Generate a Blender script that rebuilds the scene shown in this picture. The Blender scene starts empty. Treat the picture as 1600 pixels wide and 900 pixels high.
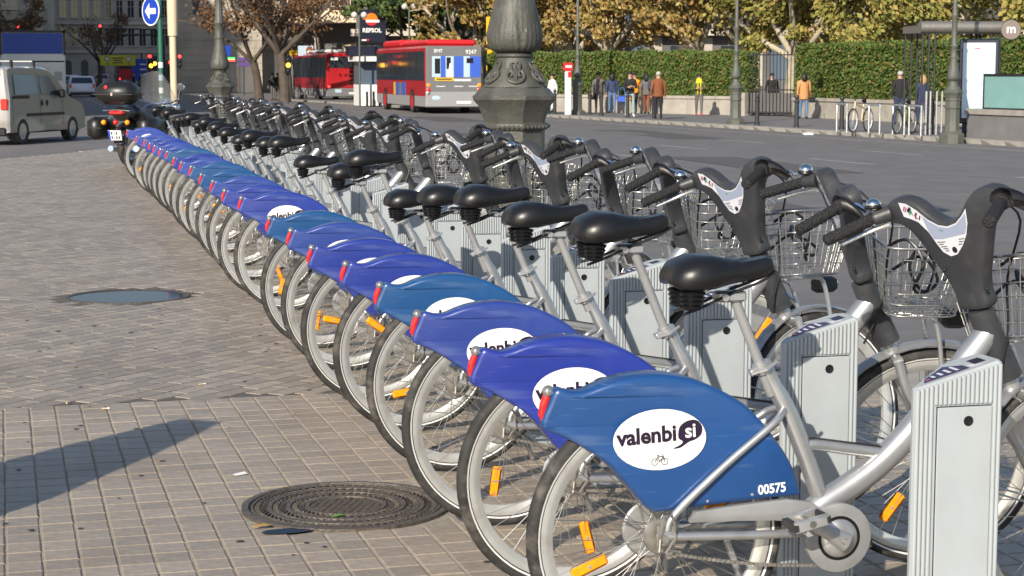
import bpy, bmesh, math, random
from mathutils import Vector, Matrix, Euler
from mathutils.geometry import tessellate_polygon
S=bpy.context.scene; COL=S.collection; PI=math.pi; R=math.radians
# ---------------------------------------------------------------- camera, sky, sun, exposure
cam_d=bpy.data.cameras.new('camera'); cam=bpy.data.objects.new('camera',cam_d); COL.objects.link(cam)
cam_d.sensor_width=36; cam_d.lens=2900/1600*36; cam_d.clip_start=.1; cam_d.clip_end=2000
cam.location=(0,0,1.5); cam.rotation_euler=(R(90-6.667),0,R(-14.406))
cam_d.dof.use_dof=True; cam_d.dof.focus_distance=6.5; cam_d.dof.aperture_fstop=22
S.camera=cam
SUN_EL=R(28); SUN_AZ=R(217)          # clockwise from +Y, where the sun stands
w=bpy.data.worlds.new('World'); S.world=w; w.use_nodes=True
nt=w.node_tree; bg=nt.nodes['Background']; sky=nt.nodes.new('ShaderNodeTexSky'); sky.sky_type='NISHITA'
sky.sun_disc=False; sky.sun_elevation=SUN_EL; sky.sun_rotation=SUN_AZ; sky.altitude=10; sky.dust_density=.6
nt.links.new(sky.outputs[0],bg.inputs[0]); bg.inputs[1].default_value=.105
sd=bpy.data.lights.new('sun','SUN'); sd.energy=4.6; sd.angle=R(.5); sd.color=(1,.91,.77)
sun=bpy.data.objects.new('sun',sd); COL.objects.link(sun)
sv=Vector((math.sin(SUN_AZ)*math.cos(SUN_EL),math.cos(SUN_AZ)*math.cos(SUN_EL),math.sin(SUN_EL)))
sun.rotation_euler=sv.to_track_quat('Z','Y').to_euler(); sun.location=(-20,-20,30)
S.view_settings.view_transform='Standard'; S.view_settings.look='None'; S.view_settings.gamma=1; S.view_settings.exposure=.42
S.view_settings.use_curve_mapping=False
# ---------------------------------------------------------------- materials
M={}
def mat(n,col,rough=.5,metal=0,var=0,vs=8,bump=0,bs=60,emit=0,spec=.5,objcol=False,isl=0,alpha=1,trans=0,coat=0,dirt=None,dscale=3,damt=.5,scratch=0):
    m=bpy.data.materials.new(n); m.use_nodes=True; t=m.node_tree; N=t.nodes; L=t.links
    b=N['Principled BSDF']; b.inputs['Roughness'].default_value=rough; b.inputs['Metallic'].default_value=metal
    b.inputs['Specular IOR Level'].default_value=spec; b.inputs['Coat Weight'].default_value=coat
    b.inputs['Alpha'].default_value=alpha; b.inputs['Transmission Weight'].default_value=trans
    c4=(*col,1); b.inputs['Base Color'].default_value=c4; out=None
    if objcol:
        oi=N.new('ShaderNodeObjectInfo'); out=oi.outputs['Color']
    tc=N.new('ShaderNodeTexCoord'); crd=tc.outputs['Object']
    def mix(a,bc,fac,mode='MIX'):
        x=N.new('ShaderNodeMix'); x.data_type='RGBA'; x.blend_type=mode
        if hasattr(fac,'links'): L.new(fac,x.inputs[0])
        else: x.inputs[0].default_value=fac
        for i,v in ((6,a),(7,bc)):
            if hasattr(v,'links'): L.new(v,x.inputs[i])
            else: x.inputs[i].default_value=v
        return x.outputs[2]
    if var:
        no=N.new('ShaderNodeTexNoise'); no.inputs['Scale'].default_value=vs; no.inputs['Detail'].default_value=5; L.new(crd,no.inputs['Vector'])
        rp=N.new('ShaderNodeMapRange'); rp.inputs[1].default_value=.3; rp.inputs[2].default_value=.7; rp.inputs[3].default_value=1-var; rp.inputs[4].default_value=1+var
        L.new(no.outputs[0],rp.inputs[0]); cc=N.new('ShaderNodeCombineColor')
        for i in range(3): L.new(rp.outputs[0],cc.inputs[i])
        out=mix(out if out else c4,cc.outputs[0],1,'MULTIPLY')
    if isl:
        g=N.new('ShaderNodeNewGeometry'); oi=N.new('ShaderNodeObjectInfo'); ad=N.new('ShaderNodeMath'); ad.operation='ADD'
        L.new(g.outputs['Random Per Island'],ad.inputs[0]); L.new(oi.outputs['Random'],ad.inputs[1])
        fr=N.new('ShaderNodeMath'); fr.operation='FRACT'; L.new(ad.outputs[0],fr.inputs[0])
        rp=N.new('ShaderNodeMapRange'); rp.inputs[3].default_value=1-isl; rp.inputs[4].default_value=1+isl; L.new(fr.outputs[0],rp.inputs[0])
        cc=N.new('ShaderNodeCombineColor')
        for i in range(3): L.new(rp.outputs[0],cc.inputs[i])
        out=mix(out if out else c4,cc.outputs[0],1,'MULTIPLY')
    if dirt:
        g=N.new('ShaderNodeNewGeometry'); no=N.new('ShaderNodeTexNoise'); no.inputs['Scale'].default_value=dscale; no.inputs['Detail'].default_value=8; no.inputs['Roughness'].default_value=.65
        L.new(g.outputs['Position'],no.inputs['Vector']); rp=N.new('ShaderNodeMapRange'); rp.inputs[1].default_value=.5; rp.inputs[2].default_value=.72; rp.inputs[4].default_value=damt; L.new(no.outputs[0],rp.inputs[0])
        out=mix(out if out else c4,(*dirt,1),rp.outputs[0])
    if scratch:
        for rz,sc,th in ((.5,(5,1,110),.63),(-.9,(4,1,80),.66),(.15,(1.2,1,9),.55)):
            mp=N.new('ShaderNodeMapping'); mp.inputs['Rotation'].default_value=(0,rz,0); mp.inputs['Scale'].default_value=sc; L.new(crd,mp.inputs[0])
            no=N.new('ShaderNodeTexNoise'); no.inputs['Scale'].default_value=1.6; no.inputs['Detail'].default_value=3; L.new(mp.outputs[0],no.inputs['Vector'])
            rp=N.new('ShaderNodeMapRange'); rp.inputs[1].default_value=th; rp.inputs[2].default_value=th+.12; rp.inputs[4].default_value=scratch; L.new(no.outputs[0],rp.inputs[0])
            out=mix(out if out else c4,(.2,.26,.4,1),rp.outputs[0])
    if out: L.new(out,b.inputs['Base Color'])
    if bump:
        no=N.new('ShaderNodeTexNoise'); no.inputs['Scale'].default_value=bs; no.inputs['Detail'].default_value=4; L.new(crd,no.inputs['Vector'])
        bp=N.new('ShaderNodeBump'); bp.inputs['Strength'].default_value=bump; bp.inputs['Distance'].default_value=.02; L.new(no.outputs[0],bp.inputs['Height']); L.new(bp.outputs[0],b.inputs['Normal'])
    if emit: b.inputs['Emission Color'].default_value=c4; b.inputs['Emission Strength'].default_value=emit
    M[n]=m; return m
mat('silver',(.52,.53,.54),.36,.75,.08,14,dirt=(.3,.28,.25),dscale=9,damt=.35)
mat('chrome',(.75,.76,.78),.12,1); mat('alloy',(.6,.6,.6),.4,.8,.12,30)
mat('wornsteel',(.32,.3,.27),.5,.7,.3,40); mat('steelwire',(.5,.49,.46),.35,.9)
mat('postgrey',(.355,.39,.41),.5,0,.05,6,dirt=(.33,.33,.32),dscale=5,damt=.4); mat('doorgrey',(.37,.405,.425),.45,0,.05,9,dirt=(.36,.36,.35),dscale=7,damt=.4)
mat('fender',(.03,.06,.4),.33,0,.16,4,objcol=True,coat=.3,scratch=.32)
mat('darkplastic',(.035,.037,.042),.45,0,.25,12,bump=.05,bs=200,dirt=(.1,.1,.1),dscale=10,damt=.5)
mat('grip',(.012,.012,.013),.6,0,bump=.6,bs=160); mat('rubber',(.028,.027,.026),.75,0,.4,20,dirt=(.17,.15,.13),dscale=12,damt=.7)
mat('saddle',(.009,.009,.01),.36,0,.2,20,bump=.04,bs=300); mat('black',(.008,.008,.009),.4); mat('darkmetal',(.03,.03,.032),.5,.3)
mat('rim',(.6,.6,.58),.35,.55,.1,10,dirt=(.32,.29,.25),dscale=10,damt=.6); mat('whitestripe',(.7,.7,.68),.5)
mat('redlens',(.7,.02,.02),.12,spec=.8); mat('clearlens',(.42,.41,.4),.1,.7); mat('orangelens',(.95,.32,.01),.2,0,.15,60)
mat('decal',(.82,.82,.8),.4,dirt=(.6,.6,.57),dscale=12,damt=.3); mat('ink',(.018,.008,.03),.4); mat('white',(.8,.8,.78),.5); mat('purplelabel',(.035,.022,.07),.35)
mat('platewhite',(.62,.63,.68),.35); mat('plateblue',(.3,.34,.46),.35); mat('platered',(.4,.08,.18),.4); mat('plategreen',(.1,.3,.17),.4)
mat('chaingrey',(.28,.285,.29),.5,.2,.1,12,dirt=(.17,.16,.15),dscale=9,damt=.5)
# paving
mat('paver',(.3,.25,.196),.46,0,.16,25,bump=.12,bs=120,isl=.13,dirt=(.2,.145,.1),dscale=1.1,damt=.7,spec=.6)
mat('brick',(.29,.24,.185),.44,0,.16,25,bump=.1,bs=120,isl=.2,dirt=(.19,.14,.1),dscale=.8,damt=.7,spec=.6)
mat('mortar',(.3,.265,.215),.85,0,.25,30,bump=.3,bs=90); mat('mortardark',(.1,.09,.08),.85,0,.25,30); mat('gum',(.03,.03,.033),.6)
mat('iron',(.11,.095,.08),.55,.35,.35,40,bump=.3,bs=90,dirt=(.15,.1,.07),dscale=12,damt=.6); mat('water',(.02,.03,.055),.06,spec=.08)
mat('asphalt',(.16,.152,.15),.75,0,.14,2,bump=.5,bs=150,dirt=(.19,.178,.17),dscale=.5,damt=.6); mat('roadpaint',(.4,.39,.38),.7,0,.2,6,dirt=(.12,.11,.11),dscale=3,damt=.8)
mat('concrete',(.36,.33,.29),.85,0,.15,2,bump=.3,bs=30,dirt=(.2,.18,.16),dscale=1,damt=.5); mat('sidewalk',(.17,.165,.17),.75,0,.12,2); mat('kerb',(.3,.28,.255),.8,0,.15,3)
mat('castiron',(.075,.075,.065),.55,.1,.2,6,bump=.25,bs=45,dirt=(.15,.15,.135),dscale=5,damt=.5); mat('farcast',(.1,.105,.09),.6,.1,.15,5)
mat('stonelight',(.5,.41,.29),.85,0,.12,.6,dirt=(.3,.25,.19),dscale=.3,damt=.6); mat('stonegrey',(.44,.39,.32),.9,0,.2,.4,bump=.3,bs=3,dirt=(.3,.265,.215),dscale=.35,damt=.7)
mat('facade',(.45,.4,.34),.9,0,.1,.5,dirt=(.24,.21,.19),dscale=.2,damt=.5); mat('facade2',(.5,.45,.37),.9,0,.1,.5); mat('darkwall',(.12,.115,.115),.8,0,.2,.5)
mat('glass',(.03,.035,.045),.06,0,spec=.9); mat('glassblue',(.1,.14,.19),.08,spec=.9); mat('railing',(.03,.03,.032),.5)
mat('carsilver',(.36,.35,.335),.3,.45,coat=.5); mat('carwhite',(.68,.7,.74),.3,coat=.5); mat('truckwhite',(.62,.62,.58),.55,0,.08,.8,dirt=(.45,.44,.4),dscale=.6,damt=.5); mat('truckblue',(.01,.05,.3),.5)
mat('busred',(.42,.015,.02),.35,0,.08,.6,coat=.3); mat('busgrey',(.17,.17,.175),.45,0,.1,1); mat('buslightgrey',(.3,.3,.31),.5); mat('brightred',(.6,.02,.025),.45)
mat('adblue',(.05,.12,.55),.3); mat('adpale',(.45,.58,.7),.3); mat('yellow',(.75,.45,.01),.5); mat('signyellow',(.6,.58,.04),.5); mat('signblue',(.015,.06,.45),.4); mat('signgreen',(.02,.13,.085),.5)
mat('cream',(.68,.55,.38),.6); mat('teal',(.2,.37,.36),.5,0,.05,2); mat('mappanel',(.5,.66,.74),.3,0,.06,1.5); mat('navy',(.01,.012,.03),.4); mat('orange',(.85,.2,.01),.5); mat('purple',(.12,.06,.24),.5)
mat('lampred',(1,.04,.04),.4,emit=3); mat('lampamber',(1,.45,.03),.4,emit=4); mat('lampgreen',(.05,.9,.15),.4,emit=1.5); mat('globe',(.6,.58,.55),.25)
mat('windscreen',(.3,.31,.33),.05,0,alpha=.3,spec=.8); mat('mirror',(.75,.82,.88),.06,.9); mat('motoblack',(.012,.012,.013),.38); mat('motonavy',(.01,.014,.04),.2,coat=.5)
mat('skin',(.45,.26,.18),.6); mat('hairdark',(.012,.009,.007),.6); mat('hairgrey',(.4,.38,.36),.7); mat('hairblond',(.45,.3,.13),.6)
for n,c in dict(cwhite=(.7,.69,.67),cblack=(.014,.014,.016),cgrey=(.12,.11,.11),cblue=(.03,.045,.11),cjean=(.1,.17,.3),cpale=(.26,.37,.38),corange=(.75,.28,.01),cbrown=(.2,.065,.025),colive=(.1,.1,.03),cyellow=(.6,.55,.02),ctan=(.5,.25,.1),cred=(.5,.02,.03)).items(): mat(n,c,.85,0,.12,9)
mat('bark',(.09,.07,.055),.9,0,.25,3,bump=.5,bs=8); mat('planebark',(.42,.37,.28),.9,0,.2,2,bump=.3,bs=6,dirt=(.22,.19,.13),dscale=2,damt=.9)
def leafmat(n,cs):
    m=bpy.data.materials.new(n); m.use_nodes=True; t=m.node_tree; b=t.nodes['Principled BSDF']; g=t.nodes.new('ShaderNodeNewGeometry'); r=t.nodes.new('ShaderNodeValToRGB')
    e=r.color_ramp.elements
    while len(e)<len(cs): e.new(.5)
    for i,c in enumerate(cs): e[i].position=i/(len(cs)-1); e[i].color=(*c,1)
    t.links.new(g.outputs['Random Per Island'],r.inputs[0]); t.links.new(r.outputs[0],b.inputs['Base Color']); b.inputs['Roughness'].default_value=.6
    b.inputs['Specular IOR Level'].default_value=.25; M[n]=m
leafmat('leafhedge',[(.035,.07,.015),(.055,.11,.02),(.08,.13,.027),(.12,.14,.035),(.07,.12,.025),(.2,.12,.04)]); mat('badge',(.2,.16,.14),.5)
leafmat('leafplane',[(.36,.19,.07),(.27,.17,.055),(.27,.22,.05),(.4,.29,.12),(.19,.18,.05)]); leafmat('leafolive',[(.18,.2,.05),(.27,.25,.06),(.36,.26,.08),(.13,.17,.04)])
leafmat('leafbrown',[(.1,.055,.03),(.16,.08,.035),(.2,.11,.05),(.08,.05,.03)]); leafmat('leafgreen',[(.03,.06,.02),(.06,.1,.025),(.11,.13,.03),(.04,.075,.03)])
M['water'].node_tree.nodes['Principled BSDF'].inputs['IOR'].default_value=1.12
mat('patch',(.1,.095,.093),.8,0,.15,3,bump=.5,bs=120)
# ---------------------------------------------------------------- mesh builder
def cr(P,n=4,closed=False):          # catmull-rom resample
    P=[Vector(p) for p in P]; o=[]; L=len(P)
    for i in range(L if closed else L-1):
        g=(lambda k:P[k%L]) if closed else (lambda k:P[min(max(k,0),L-1)])
        a,b,c,d=g(i-1),g(i),g(i+1),g(i+2)
        for k in range(n):
            t=k/n; o.append(.5*((2*b)+(c-a)*t+(2*a-5*b+4*c-d)*t*t+(3*b-a-3*c+d)*t**3))
    if not closed: o.append(P[-1])
    return o
class MB:
    def __init__(s): s.v=[]; s.f=[]; s.m=[]; s.mats=[]; s.cm=0
    def use(s,n):
        if n not in s.mats: s.mats.append(n)
        s.cm=s.mats.index(n); return s
    def add(s,vs,fs):
        o=len(s.v); s.v+= [tuple(v) for v in vs]; s.f+=[[i+o for i in f] for f in fs]; s.m+=[s.cm]*len(fs); return s
    def box(s,x0,x1,y0,y1,z0,z1,T=None):
        v=[Vector((x,y,z)) for z in (z0,z1) for y in (y0,y1) for x in (x0,x1)]
        if T: v=[T@q for q in v]
        return s.add(v,[(0,2,3,1),(4,5,7,6),(0,1,5,4),(2,6,7,3),(0,4,6,2),(1,3,7,5)])
    def bbox(s,x0,x1,y0,y1,z0,z1,b,T=None):     # chamfered box
        def ring(z,i): return [(x0+i+ (b if k in(0,7) else 0)*0,0,0) for k in range(8)]
        vs=[];zs=[(z0,b),(z0+b,0),(z1-b,0),(z1,b)]
        for z,i in zs:
            X0,X1,Y0,Y1=x0+i,x1-i,y0+i,y1-i
            vs+=[(X0+b,Y0,z),(X1-b,Y0,z),(X1,Y0+b,z),(X1,Y1-b,z),(X1-b,Y1,z),(X0+b,Y1,z),(X0,Y1-b,z),(X0,Y0+b,z)]
        fs=[tuple(range(7,-1,-1)),tuple(range(24,32))]
        for r in range(3):
            for k in range(8): a=r*8+k; c=r*8+(k+1)%8; fs.append((a,c,c+8,a+8))
        vs=[Vector(v) for v in vs]
        if T: vs=[T@q for q in vs]
        return s.add(vs,fs)
    def tube(s,P,r,n=8,cap=True,sx=1):
        P=[Vector(p) for p in P]; L=len(P)
        rs=r if hasattr(r,'__len__') else [r]*L
        vs=[]; u=None
        for i,p in enumerate(P):
            d=(P[min(i+1,L-1)]-P[max(i-1,0)])
            d=d.normalized() if d.length>1e-9 else Vector((0,0,1))
            if u is None: u=d.orthogonal().normalized() if abs(d.y)>.9 else d.cross(Vector((0,1,0))).normalized()
            u=(u-d*u.dot(d)).normalized(); w_=d.cross(u)
            for k in range(n):
                a=2*PI*k/n; vs.append(p+(u*math.cos(a)+w_*math.sin(a)*sx)*rs[i])
        fs=[(i*n+k,i*n+(k+1)%n,(i+1)*n+(k+1)%n,(i+1)*n+k) for i in range(L-1) for k in range(n)]
        if cap: fs+=[tuple(range(n-1,-1,-1)),tuple((L-1)*n+k for k in range(n))]
        return s.add(vs,fs)
    def lathe(s,prof,n=16,axis='z',c=(0,0,0),mod=None,closed=False,cap=True,a0=0,a1=2*PI):
        full=abs(a1-a0-2*PI)<1e-6; vs=[]; c=Vector(c); nn=n if full else n+1
        for (r,h) in prof:
            for k in range(nn):
                a=a0+(a1-a0)*k/n; q=r*(mod(a,h) if mod else 1)
                x,y=q*math.cos(a),q*math.sin(a)
                vs.append(c+(Vector((x,y,h)) if axis=='z' else Vector((x,h,y)) if axis=='y' else Vector((h,x,y))))
        L=len(prof); fs=[]
        for i in range(L if closed else L-1):
            j=(i+1)%L
            for k in range(n):
                k2=(k+1)%nn if full else k+1
                fs.append((i*nn+k,i*nn+k2,j*nn+k2,j*nn+k))
        if full and not closed and cap:
            if prof[0][0]>1e-6: fs.append(tuple(range(nn-1,-1,-1)))
            if prof[-1][0]>1e-6: fs.append(tuple((L-1)*nn+k for k in range(nn)))
        return s.add(vs,fs)
    def sph(s,c,r,n=10,m=7,sc=(1,1,1),T=None):
        vs=[];fs=[]
        for i in range(m+1):
            t=PI*i/m
            for k in range(n):
                a=2*PI*k/n; q=Vector((r*sc[0]*math.sin(t)*math.cos(a),r*sc[1]*math.sin(t)*math.sin(a),r*sc[2]*math.cos(t)))
                if T: q=T@q
                vs.append(Vector(c)+q)
        for i in range(m):
            for k in range(n): fs.append((i*n+k,(i+1)*n+k,(i+1)*n+(k+1)%n,i*n+(k+1)%n))
        return s.add(vs,fs)
    def slab(s,P,rings,f):     # rounded prism: closed outline P (2D), rings [(height,inset)], f maps (a,b,h)->3D
        P=[Vector(p[:2]) for p in P]; L=len(P)
        ar=sum(P[i].x*P[(i+1)%L].y-P[(i+1)%L].x*P[i].y for i in range(L))
        if ar<0: P.reverse()
        nr=[]
        for i in range(L):
            d=(P[(i+1)%L]-P[i-1]); d=d.normalized() if d.length>0 else Vector((1,0)); nr.append(Vector((-d.y,d.x)))
        vs=[f(*(P[i]+nr[i]*ins),h) for h,ins in rings for i in range(L)]
        fs=[(r*L+i,r*L+(i+1)%L,(r+1)*L+(i+1)%L,(r+1)*L+i) for r in range(len(rings)-1) for i in range(L)]
        for r in (0,len(rings)-1):
            ins=rings[r][1]; T=tessellate_polygon([[Vector((*(P[i]+nr[i]*ins),0)) for i in range(L)]]); fs+=[tuple(r*L+k for k in t) for t in T]
        return s.add(vs,fs)
    def poly(s,P,f):
        T=tessellate_polygon([[Vector((p[0],p[1],0)) for p in P]]); return s.add([f(*p[:2]) for p in P],[tuple(t) for t in T])
    def mesh(s,name,smooth=True,ang=40):
        me=bpy.data.meshes.new(name); me.from_pydata(s.v,[],s.f)
        for n in s.mats: me.materials.append(M[n])
        me.polygons.foreach_set('material_index',s.m)
        bm=bmesh.new(); bm.from_mesh(me); bmesh.ops.recalc_face_normals(bm,faces=bm.faces)
        if smooth:
            for f in bm.faces: f.smooth=True
            for e in bm.edges:
                if len(e.link_faces)==2 and e.link_faces[0].normal.angle(e.link_faces[1].normal,0)>R(ang): e.smooth=False
        bm.to_mesh(me); bm.free(); return me
    def build(s,name,parent=None,smooth=True,ang=40,**k): return ob(name,s.mesh(name,smooth,ang),parent,**k)
def ob(name,me,parent=None,label=None,cat=None,group=None,kind=None,loc=None,rz=None):
    o=bpy.data.objects.new(name,me); COL.objects.link(o)
    if parent: o.parent=parent
    tag(o,label,cat,group,kind)
    if loc is not None: o.location=loc
    if rz is not None: o.rotation_euler=(0,0,rz)
    return o
def tag(o,label=None,cat=None,group=None,kind=None):
    if label: o['label']=label
    if cat: o['category']=cat
    if group: o['group']=group
    if kind: o['kind']=kind
    return o
def thing(name,label,cat,loc=(0,0,0),rz=0,group=None): return ob(name,None,None,label,cat,group,None,loc,rz)
def copy_tree(o,parent=None):
    c=o.copy(); COL.objects.link(c); c.parent=parent
    for ch in list(o.children): copy_tree(ch,c)
    return c
def struct(name,mb,smooth=False): return mb.build(name,None,smooth,kind='structure')
_tc={}
def text_me(s,size,m,bold=0,ext=.0004,sx=1):
    key=(s,size,m,bold,sx)
    if key in _tc: return _tc[key]
    cu=bpy.data.curves.new('txt','FONT'); cu.body=s; cu.size=size; cu.align_x='CENTER'; cu.align_y='CENTER'; cu.extrude=ext; cu.offset=bold; cu.resolution_u=3
    o=bpy.data.objects.new('txt',cu); COL.objects.link(o); dg=bpy.context.evaluated_depsgraph_get(); dg.update()
    me=bpy.data.meshes.new_from_object(o.evaluated_get(dg)); bpy.data.objects.remove(o); me.materials.clear(); me.materials.append(M[m])
    if sx!=1: me.transform(Matrix.Diagonal((sx,1,1,1)))
    _tc[key]=me; return me
def text(name,s,size,m,parent,loc,rot=(PI/2,0,0),bold=0,sx=1):
    o=ob(name,text_me(s,size,m,bold,sx=sx),parent,loc=loc); o.rotation_euler=rot; return o
ORD='nearest second third fourth fifth sixth seventh eighth ninth tenth eleventh twelfth thirteenth fourteenth fifteenth sixteenth seventeenth eighteenth nineteenth twentieth twenty-first twenty-second twenty-third twenty-fourth twenty-fifth twenty-sixth twenty-seventh twenty-eighth twenty-ninth'.split()
rng=random.Random(7)
# ---------------------------------------------------------------- ground, paving, road
YB=8.55                                   # where the grid of square pavers gives way to diagonal bricks
rot=R(.93); CA,SA=math.cos(rot),math.sin(rot)
def g2w(u,v): return (u*CA-v*SA, u*SA+v*CA)  # paving grid frame -> world
mb=MB().use('asphalt'); mb.add([(-400,-60,-.62),(400,-60,-.62),(400,900,-.62),(-400,900,-.62)],[(0,1,2,3)]); struct('ground',mb)
PE=[(-14,-8),(4.05,-8),(4.05,38),(3.2,39.2),(1.8,38),(.6,35.2),(-.6,33),(-3,31.5),(-14,30)]   # plaza outline
mb=MB().use('mortar'); mb.add([(x,y,-.0055) for x,y in PE]+[(x,y,-.16) for x,y in PE],[tuple(range(len(PE)))]+[(i,(i+1)%len(PE),(i+1)%len(PE)+len(PE),i+len(PE)) for i in range(len(PE))])
plaza=struct('pavement',mb)
mk=MB().use('kerb'); mk.box(4.055,4.3,-8,38,-.3,.002)
struct('kerb',mk)
def inplaza(x,y):
    if x>4.02 or x<-13: return False
    if y<29.5: return True
    c=False; n=len(PE)
    for i in range(n):
        (x1,y1),(x2,y2)=PE[i],PE[(i+1)%n]
        if (y1>y)!=(y2>y) and x<(x2-x1)*(y-y1)/(y2-y1)+x1: c=not c
    return c
MH=[(1.013,6.26,.36),(.58,12.6,.41)]
def hole(x,y,r=.05): return any((x-a)**2+(y-b)**2<(q+r)**2 for a,b,q in MH)
PU,PV=.1115,.119; g=.0045
def paver_mesh():
    m=MB().use('paver'); a,b=PU/2-g*.62,PV/2-g*.42
    m.add([(-a,-b,-.012),(a,-b,-.012),(a,b,-.012),(-a,b,-.012),(-a,-b,-.004),(a,-b,-.004),(a,b,-.004),(-a,b,-.004),(-a+.005,-b+.004,0),(a-.005,-b+.004,0),(a-.005,b-.004,0),(-a+.005,b-.004,0)],
      [(8,9,10,11),(4,5,9,8),(5,6,10,9),(6,7,11,10),(7,4,8,11),(0,1,5,4),(1,2,6,5),(2,3,7,6),(3,0,4,7)])
    return m
pm=paver_mesh(); pme=pm.mesh('paver',False)
cells=[]
for iu in range(-14,42):
    for iv in range(20,76):
        x,y=g2w(iu*PU+.028,iv*PV)
        if y>YB+.02*x-.06 or x>4 or hole(x,y,.045): continue
        cells.append((x,y))
def vis(c):
    x,y=c
    if y<5.45 or x<-.35 or x>1.45: return 99
    return y
cells.sort(key=vis)
for x,y in cells[:300]:
    o=ob('paver',pme,plaza,loc=(x,y,rng.uniform(-.0012,.0012))); o.rotation_euler=(rng.uniform(-.006,.006),rng.uniform(-.006,.006),rot+rng.uniform(-.006,.006))
rest=MB().use('paver')
for x,y in cells[300:]:
    dz=rng.uniform(-.0012,.0012); rest.add([(x+a*CA-b*SA,y+a*SA+b*CA,c+dz) for a,b,c in pm.v],pm.f)
o=ob('paver_field',rest.mesh('paver_field',False),plaza,kind='stuff')
# diagonal bricks
rest=MB().use('brick'); BA=R(44); c_,s_=math.cos(BA),math.sin(BA); BL,BW=.205,.103; RO={j:rng.random() for j in range(-170,420)}
for i in range(-100,260):
    for j in range(-170,420):
        u=(i+RO[j])*BL; v=j*BW; x=u*c_-v*s_; y=u*s_+v*c_+YB
        if x<-3.6 or x<-.05*y-.6 or x>4 or y>39 or y<YB+.02*x-.02 or hole(x,y,.05) or not inplaza(x,y): continue
        dz=rng.uniform(-.0009,.0004); tl=rng.uniform(-.0009,.0009); a,b=BL/2-.0012,BW/2-.0032
        q=[(x+p*c_-r*s_,y+p*s_+r*c_,z+dz+.0012+tl*p*5) for p,r,z in ((-a,-b,-.012),(a,-b,-.012),(a,b,-.012),(-a,b,-.012),(-a+.003,-b+.003,-.001),(a-.003,-b+.003,-.001),(a-.003,b-.003,-.001),(-a+.003,b-.003,-.001))]
        rest.add(q,[(4,5,6,7),(0,1,5,4),(1,2,6,5),(2,3,7,6),(3,0,4,7)])
mb=MB().use('mortardark'); Q=[(-3.6,YB-.09),(4.02,YB+.05),(4.02,37.5),(1.9,37.6),(.6,34.9),(-.7,32.7),(-3.0,31.2),(-3.6,31)]; mb.add([(x,y,-.0035) for x,y in Q],[tuple(range(len(Q)))]); mb.build('bedding_sand',plaza,False)
ob('brick_field',rest.mesh('brick_field',False),plaza,kind='stuff')
# worn edge stones where the pavement meets the roadway
# road: slopes gently down from the kerb
KX=lambda y:24.2-.112*(y-38)
mb=MB().use('asphalt'); vs=[];fs=[]
ys=[-20,0,20,32,40,60,80,120,200,400,700]; 
for y in ys:
    for x,z in ((-60,-.26),(-14,-.24),(-2,-.23),(4.2,-.17),(10,-.27),(16,-.34),(26 if y<90 else 30,-.385),(60,-.4)): vs.append((x,y,z-(.05 if y>60 else 0)*(1 if x<10 else 0)))
n=8
for i in range(len(ys)-1):
    for k in range(n-1): fs.append((i*n+k,i*n+k+1,(i+1)*n+k+1,(i+1)*n+k))
mb.add(vs,fs); road=struct('road',mb,True)
def roadz(x,y):
    P=[(-60,-.26),(-14,-.24),(-2,-.23),(4.2,-.17),(10,-.27),(16,-.34),(26,-.385),(60,-.4)]
    for (a,za),(b,zb) in zip(P,P[1:]):
        if a<=x<=b: return za+(zb-za)*(x-a)/(b-a)-(.05*min(1,max(0,(y-40)/20)) if x<10 else 0)
    return -.4
# painted lane markings
mb=MB().use('roadpaint')
def mark(x0,y0,x1,y1,wd):
    d=Vector((x1-x0,y1-y0)).normalized(); nx,ny=-d.y*wd/2,d.x*wd/2; L=max(1,int(math.hypot(x1-x0,y1-y0)/3)); 
    for i in range(L):
        a=i/L;b=(i+1)/L; q=[]
        for t,sg in ((a,1),(b,1),(b,-1),(a,-1)):
            x=x0+(x1-x0)*t+nx*sg;y=y0+(y1-y0)*t+ny*sg; q.append((x,y,roadz(x,y)+.006))
        mb.add(q,[(0,1,2,3)])
for off,dash in ((1.6,0),(5.2,1),(8.6,1),(12,1)):
    if not dash: mark(KX(20)-off,20,KX(75)-off,75,.14)
    else:
        y=18+off
        while y<120:
            mark(KX(y)-off,y,KX(y+2.6)-off,y+2.6,.13); y+=7.2
for k in range(14): mark(3.2+.02*k,62+k*7,3.3+.02*k,65+k*7,.14)
for k in range(12): mark(6.6,70+k*8,6.7,73+k*8,.14)
for k in range(9): mark(-4+k*1.15,56+.4*k,-3.5+k*1.15,56+.4*k,1.6) if k>3 else None
struct('road_markings',mb)
for x,y,a,b_ in ((13.5,34,.9,3.2),(9.2,27,.5,5.5),(17.6,52,.8,4),(11.8,46,.45,7),(15.2,70,1,4)):
    m=MB().use('patch'); m.add([(x+q*a+.04*k,y+r*b_,roadz(x+q*a,y+r*b_)+.0045) for k,(q,r) in enumerate(((-1,-1),(1,-1.03),(1.04,0),(.97,1),(-1,.96),(-.95,0)))],[tuple(range(6))]); m.build('repair_patch',road,False)
# far pavement with kerb
mb=MB().use('sidewalk'); F=[(KX(20)+.32,20),(60,20),(60,118),(KX(118)+.32,118)]
mb.add([(x,y,-.25) for x,y in F],[(0,1,2,3)]); struct('far_pavement',mb)
mb=MB().use('kerb')
for k in range(96):
    y=20+k*1.02; x=KX(y); mb.add([(x,y,-.46),(x,y+1.0,-.46),(x+.3-.0,y+1.0,-.46),(x+.3,y,-.46),(x+.02,y,-.252),(x+.02-.114,y+1.0,-.252),(x+.3-.114,y+1.0,-.246),(x+.3,y,-.246)],[(4,5,6,7),(0,4,7,3),(0,1,5,4),(1,2,6,5),(2,3,7,6)])
struct('far_kerb',mb)
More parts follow.
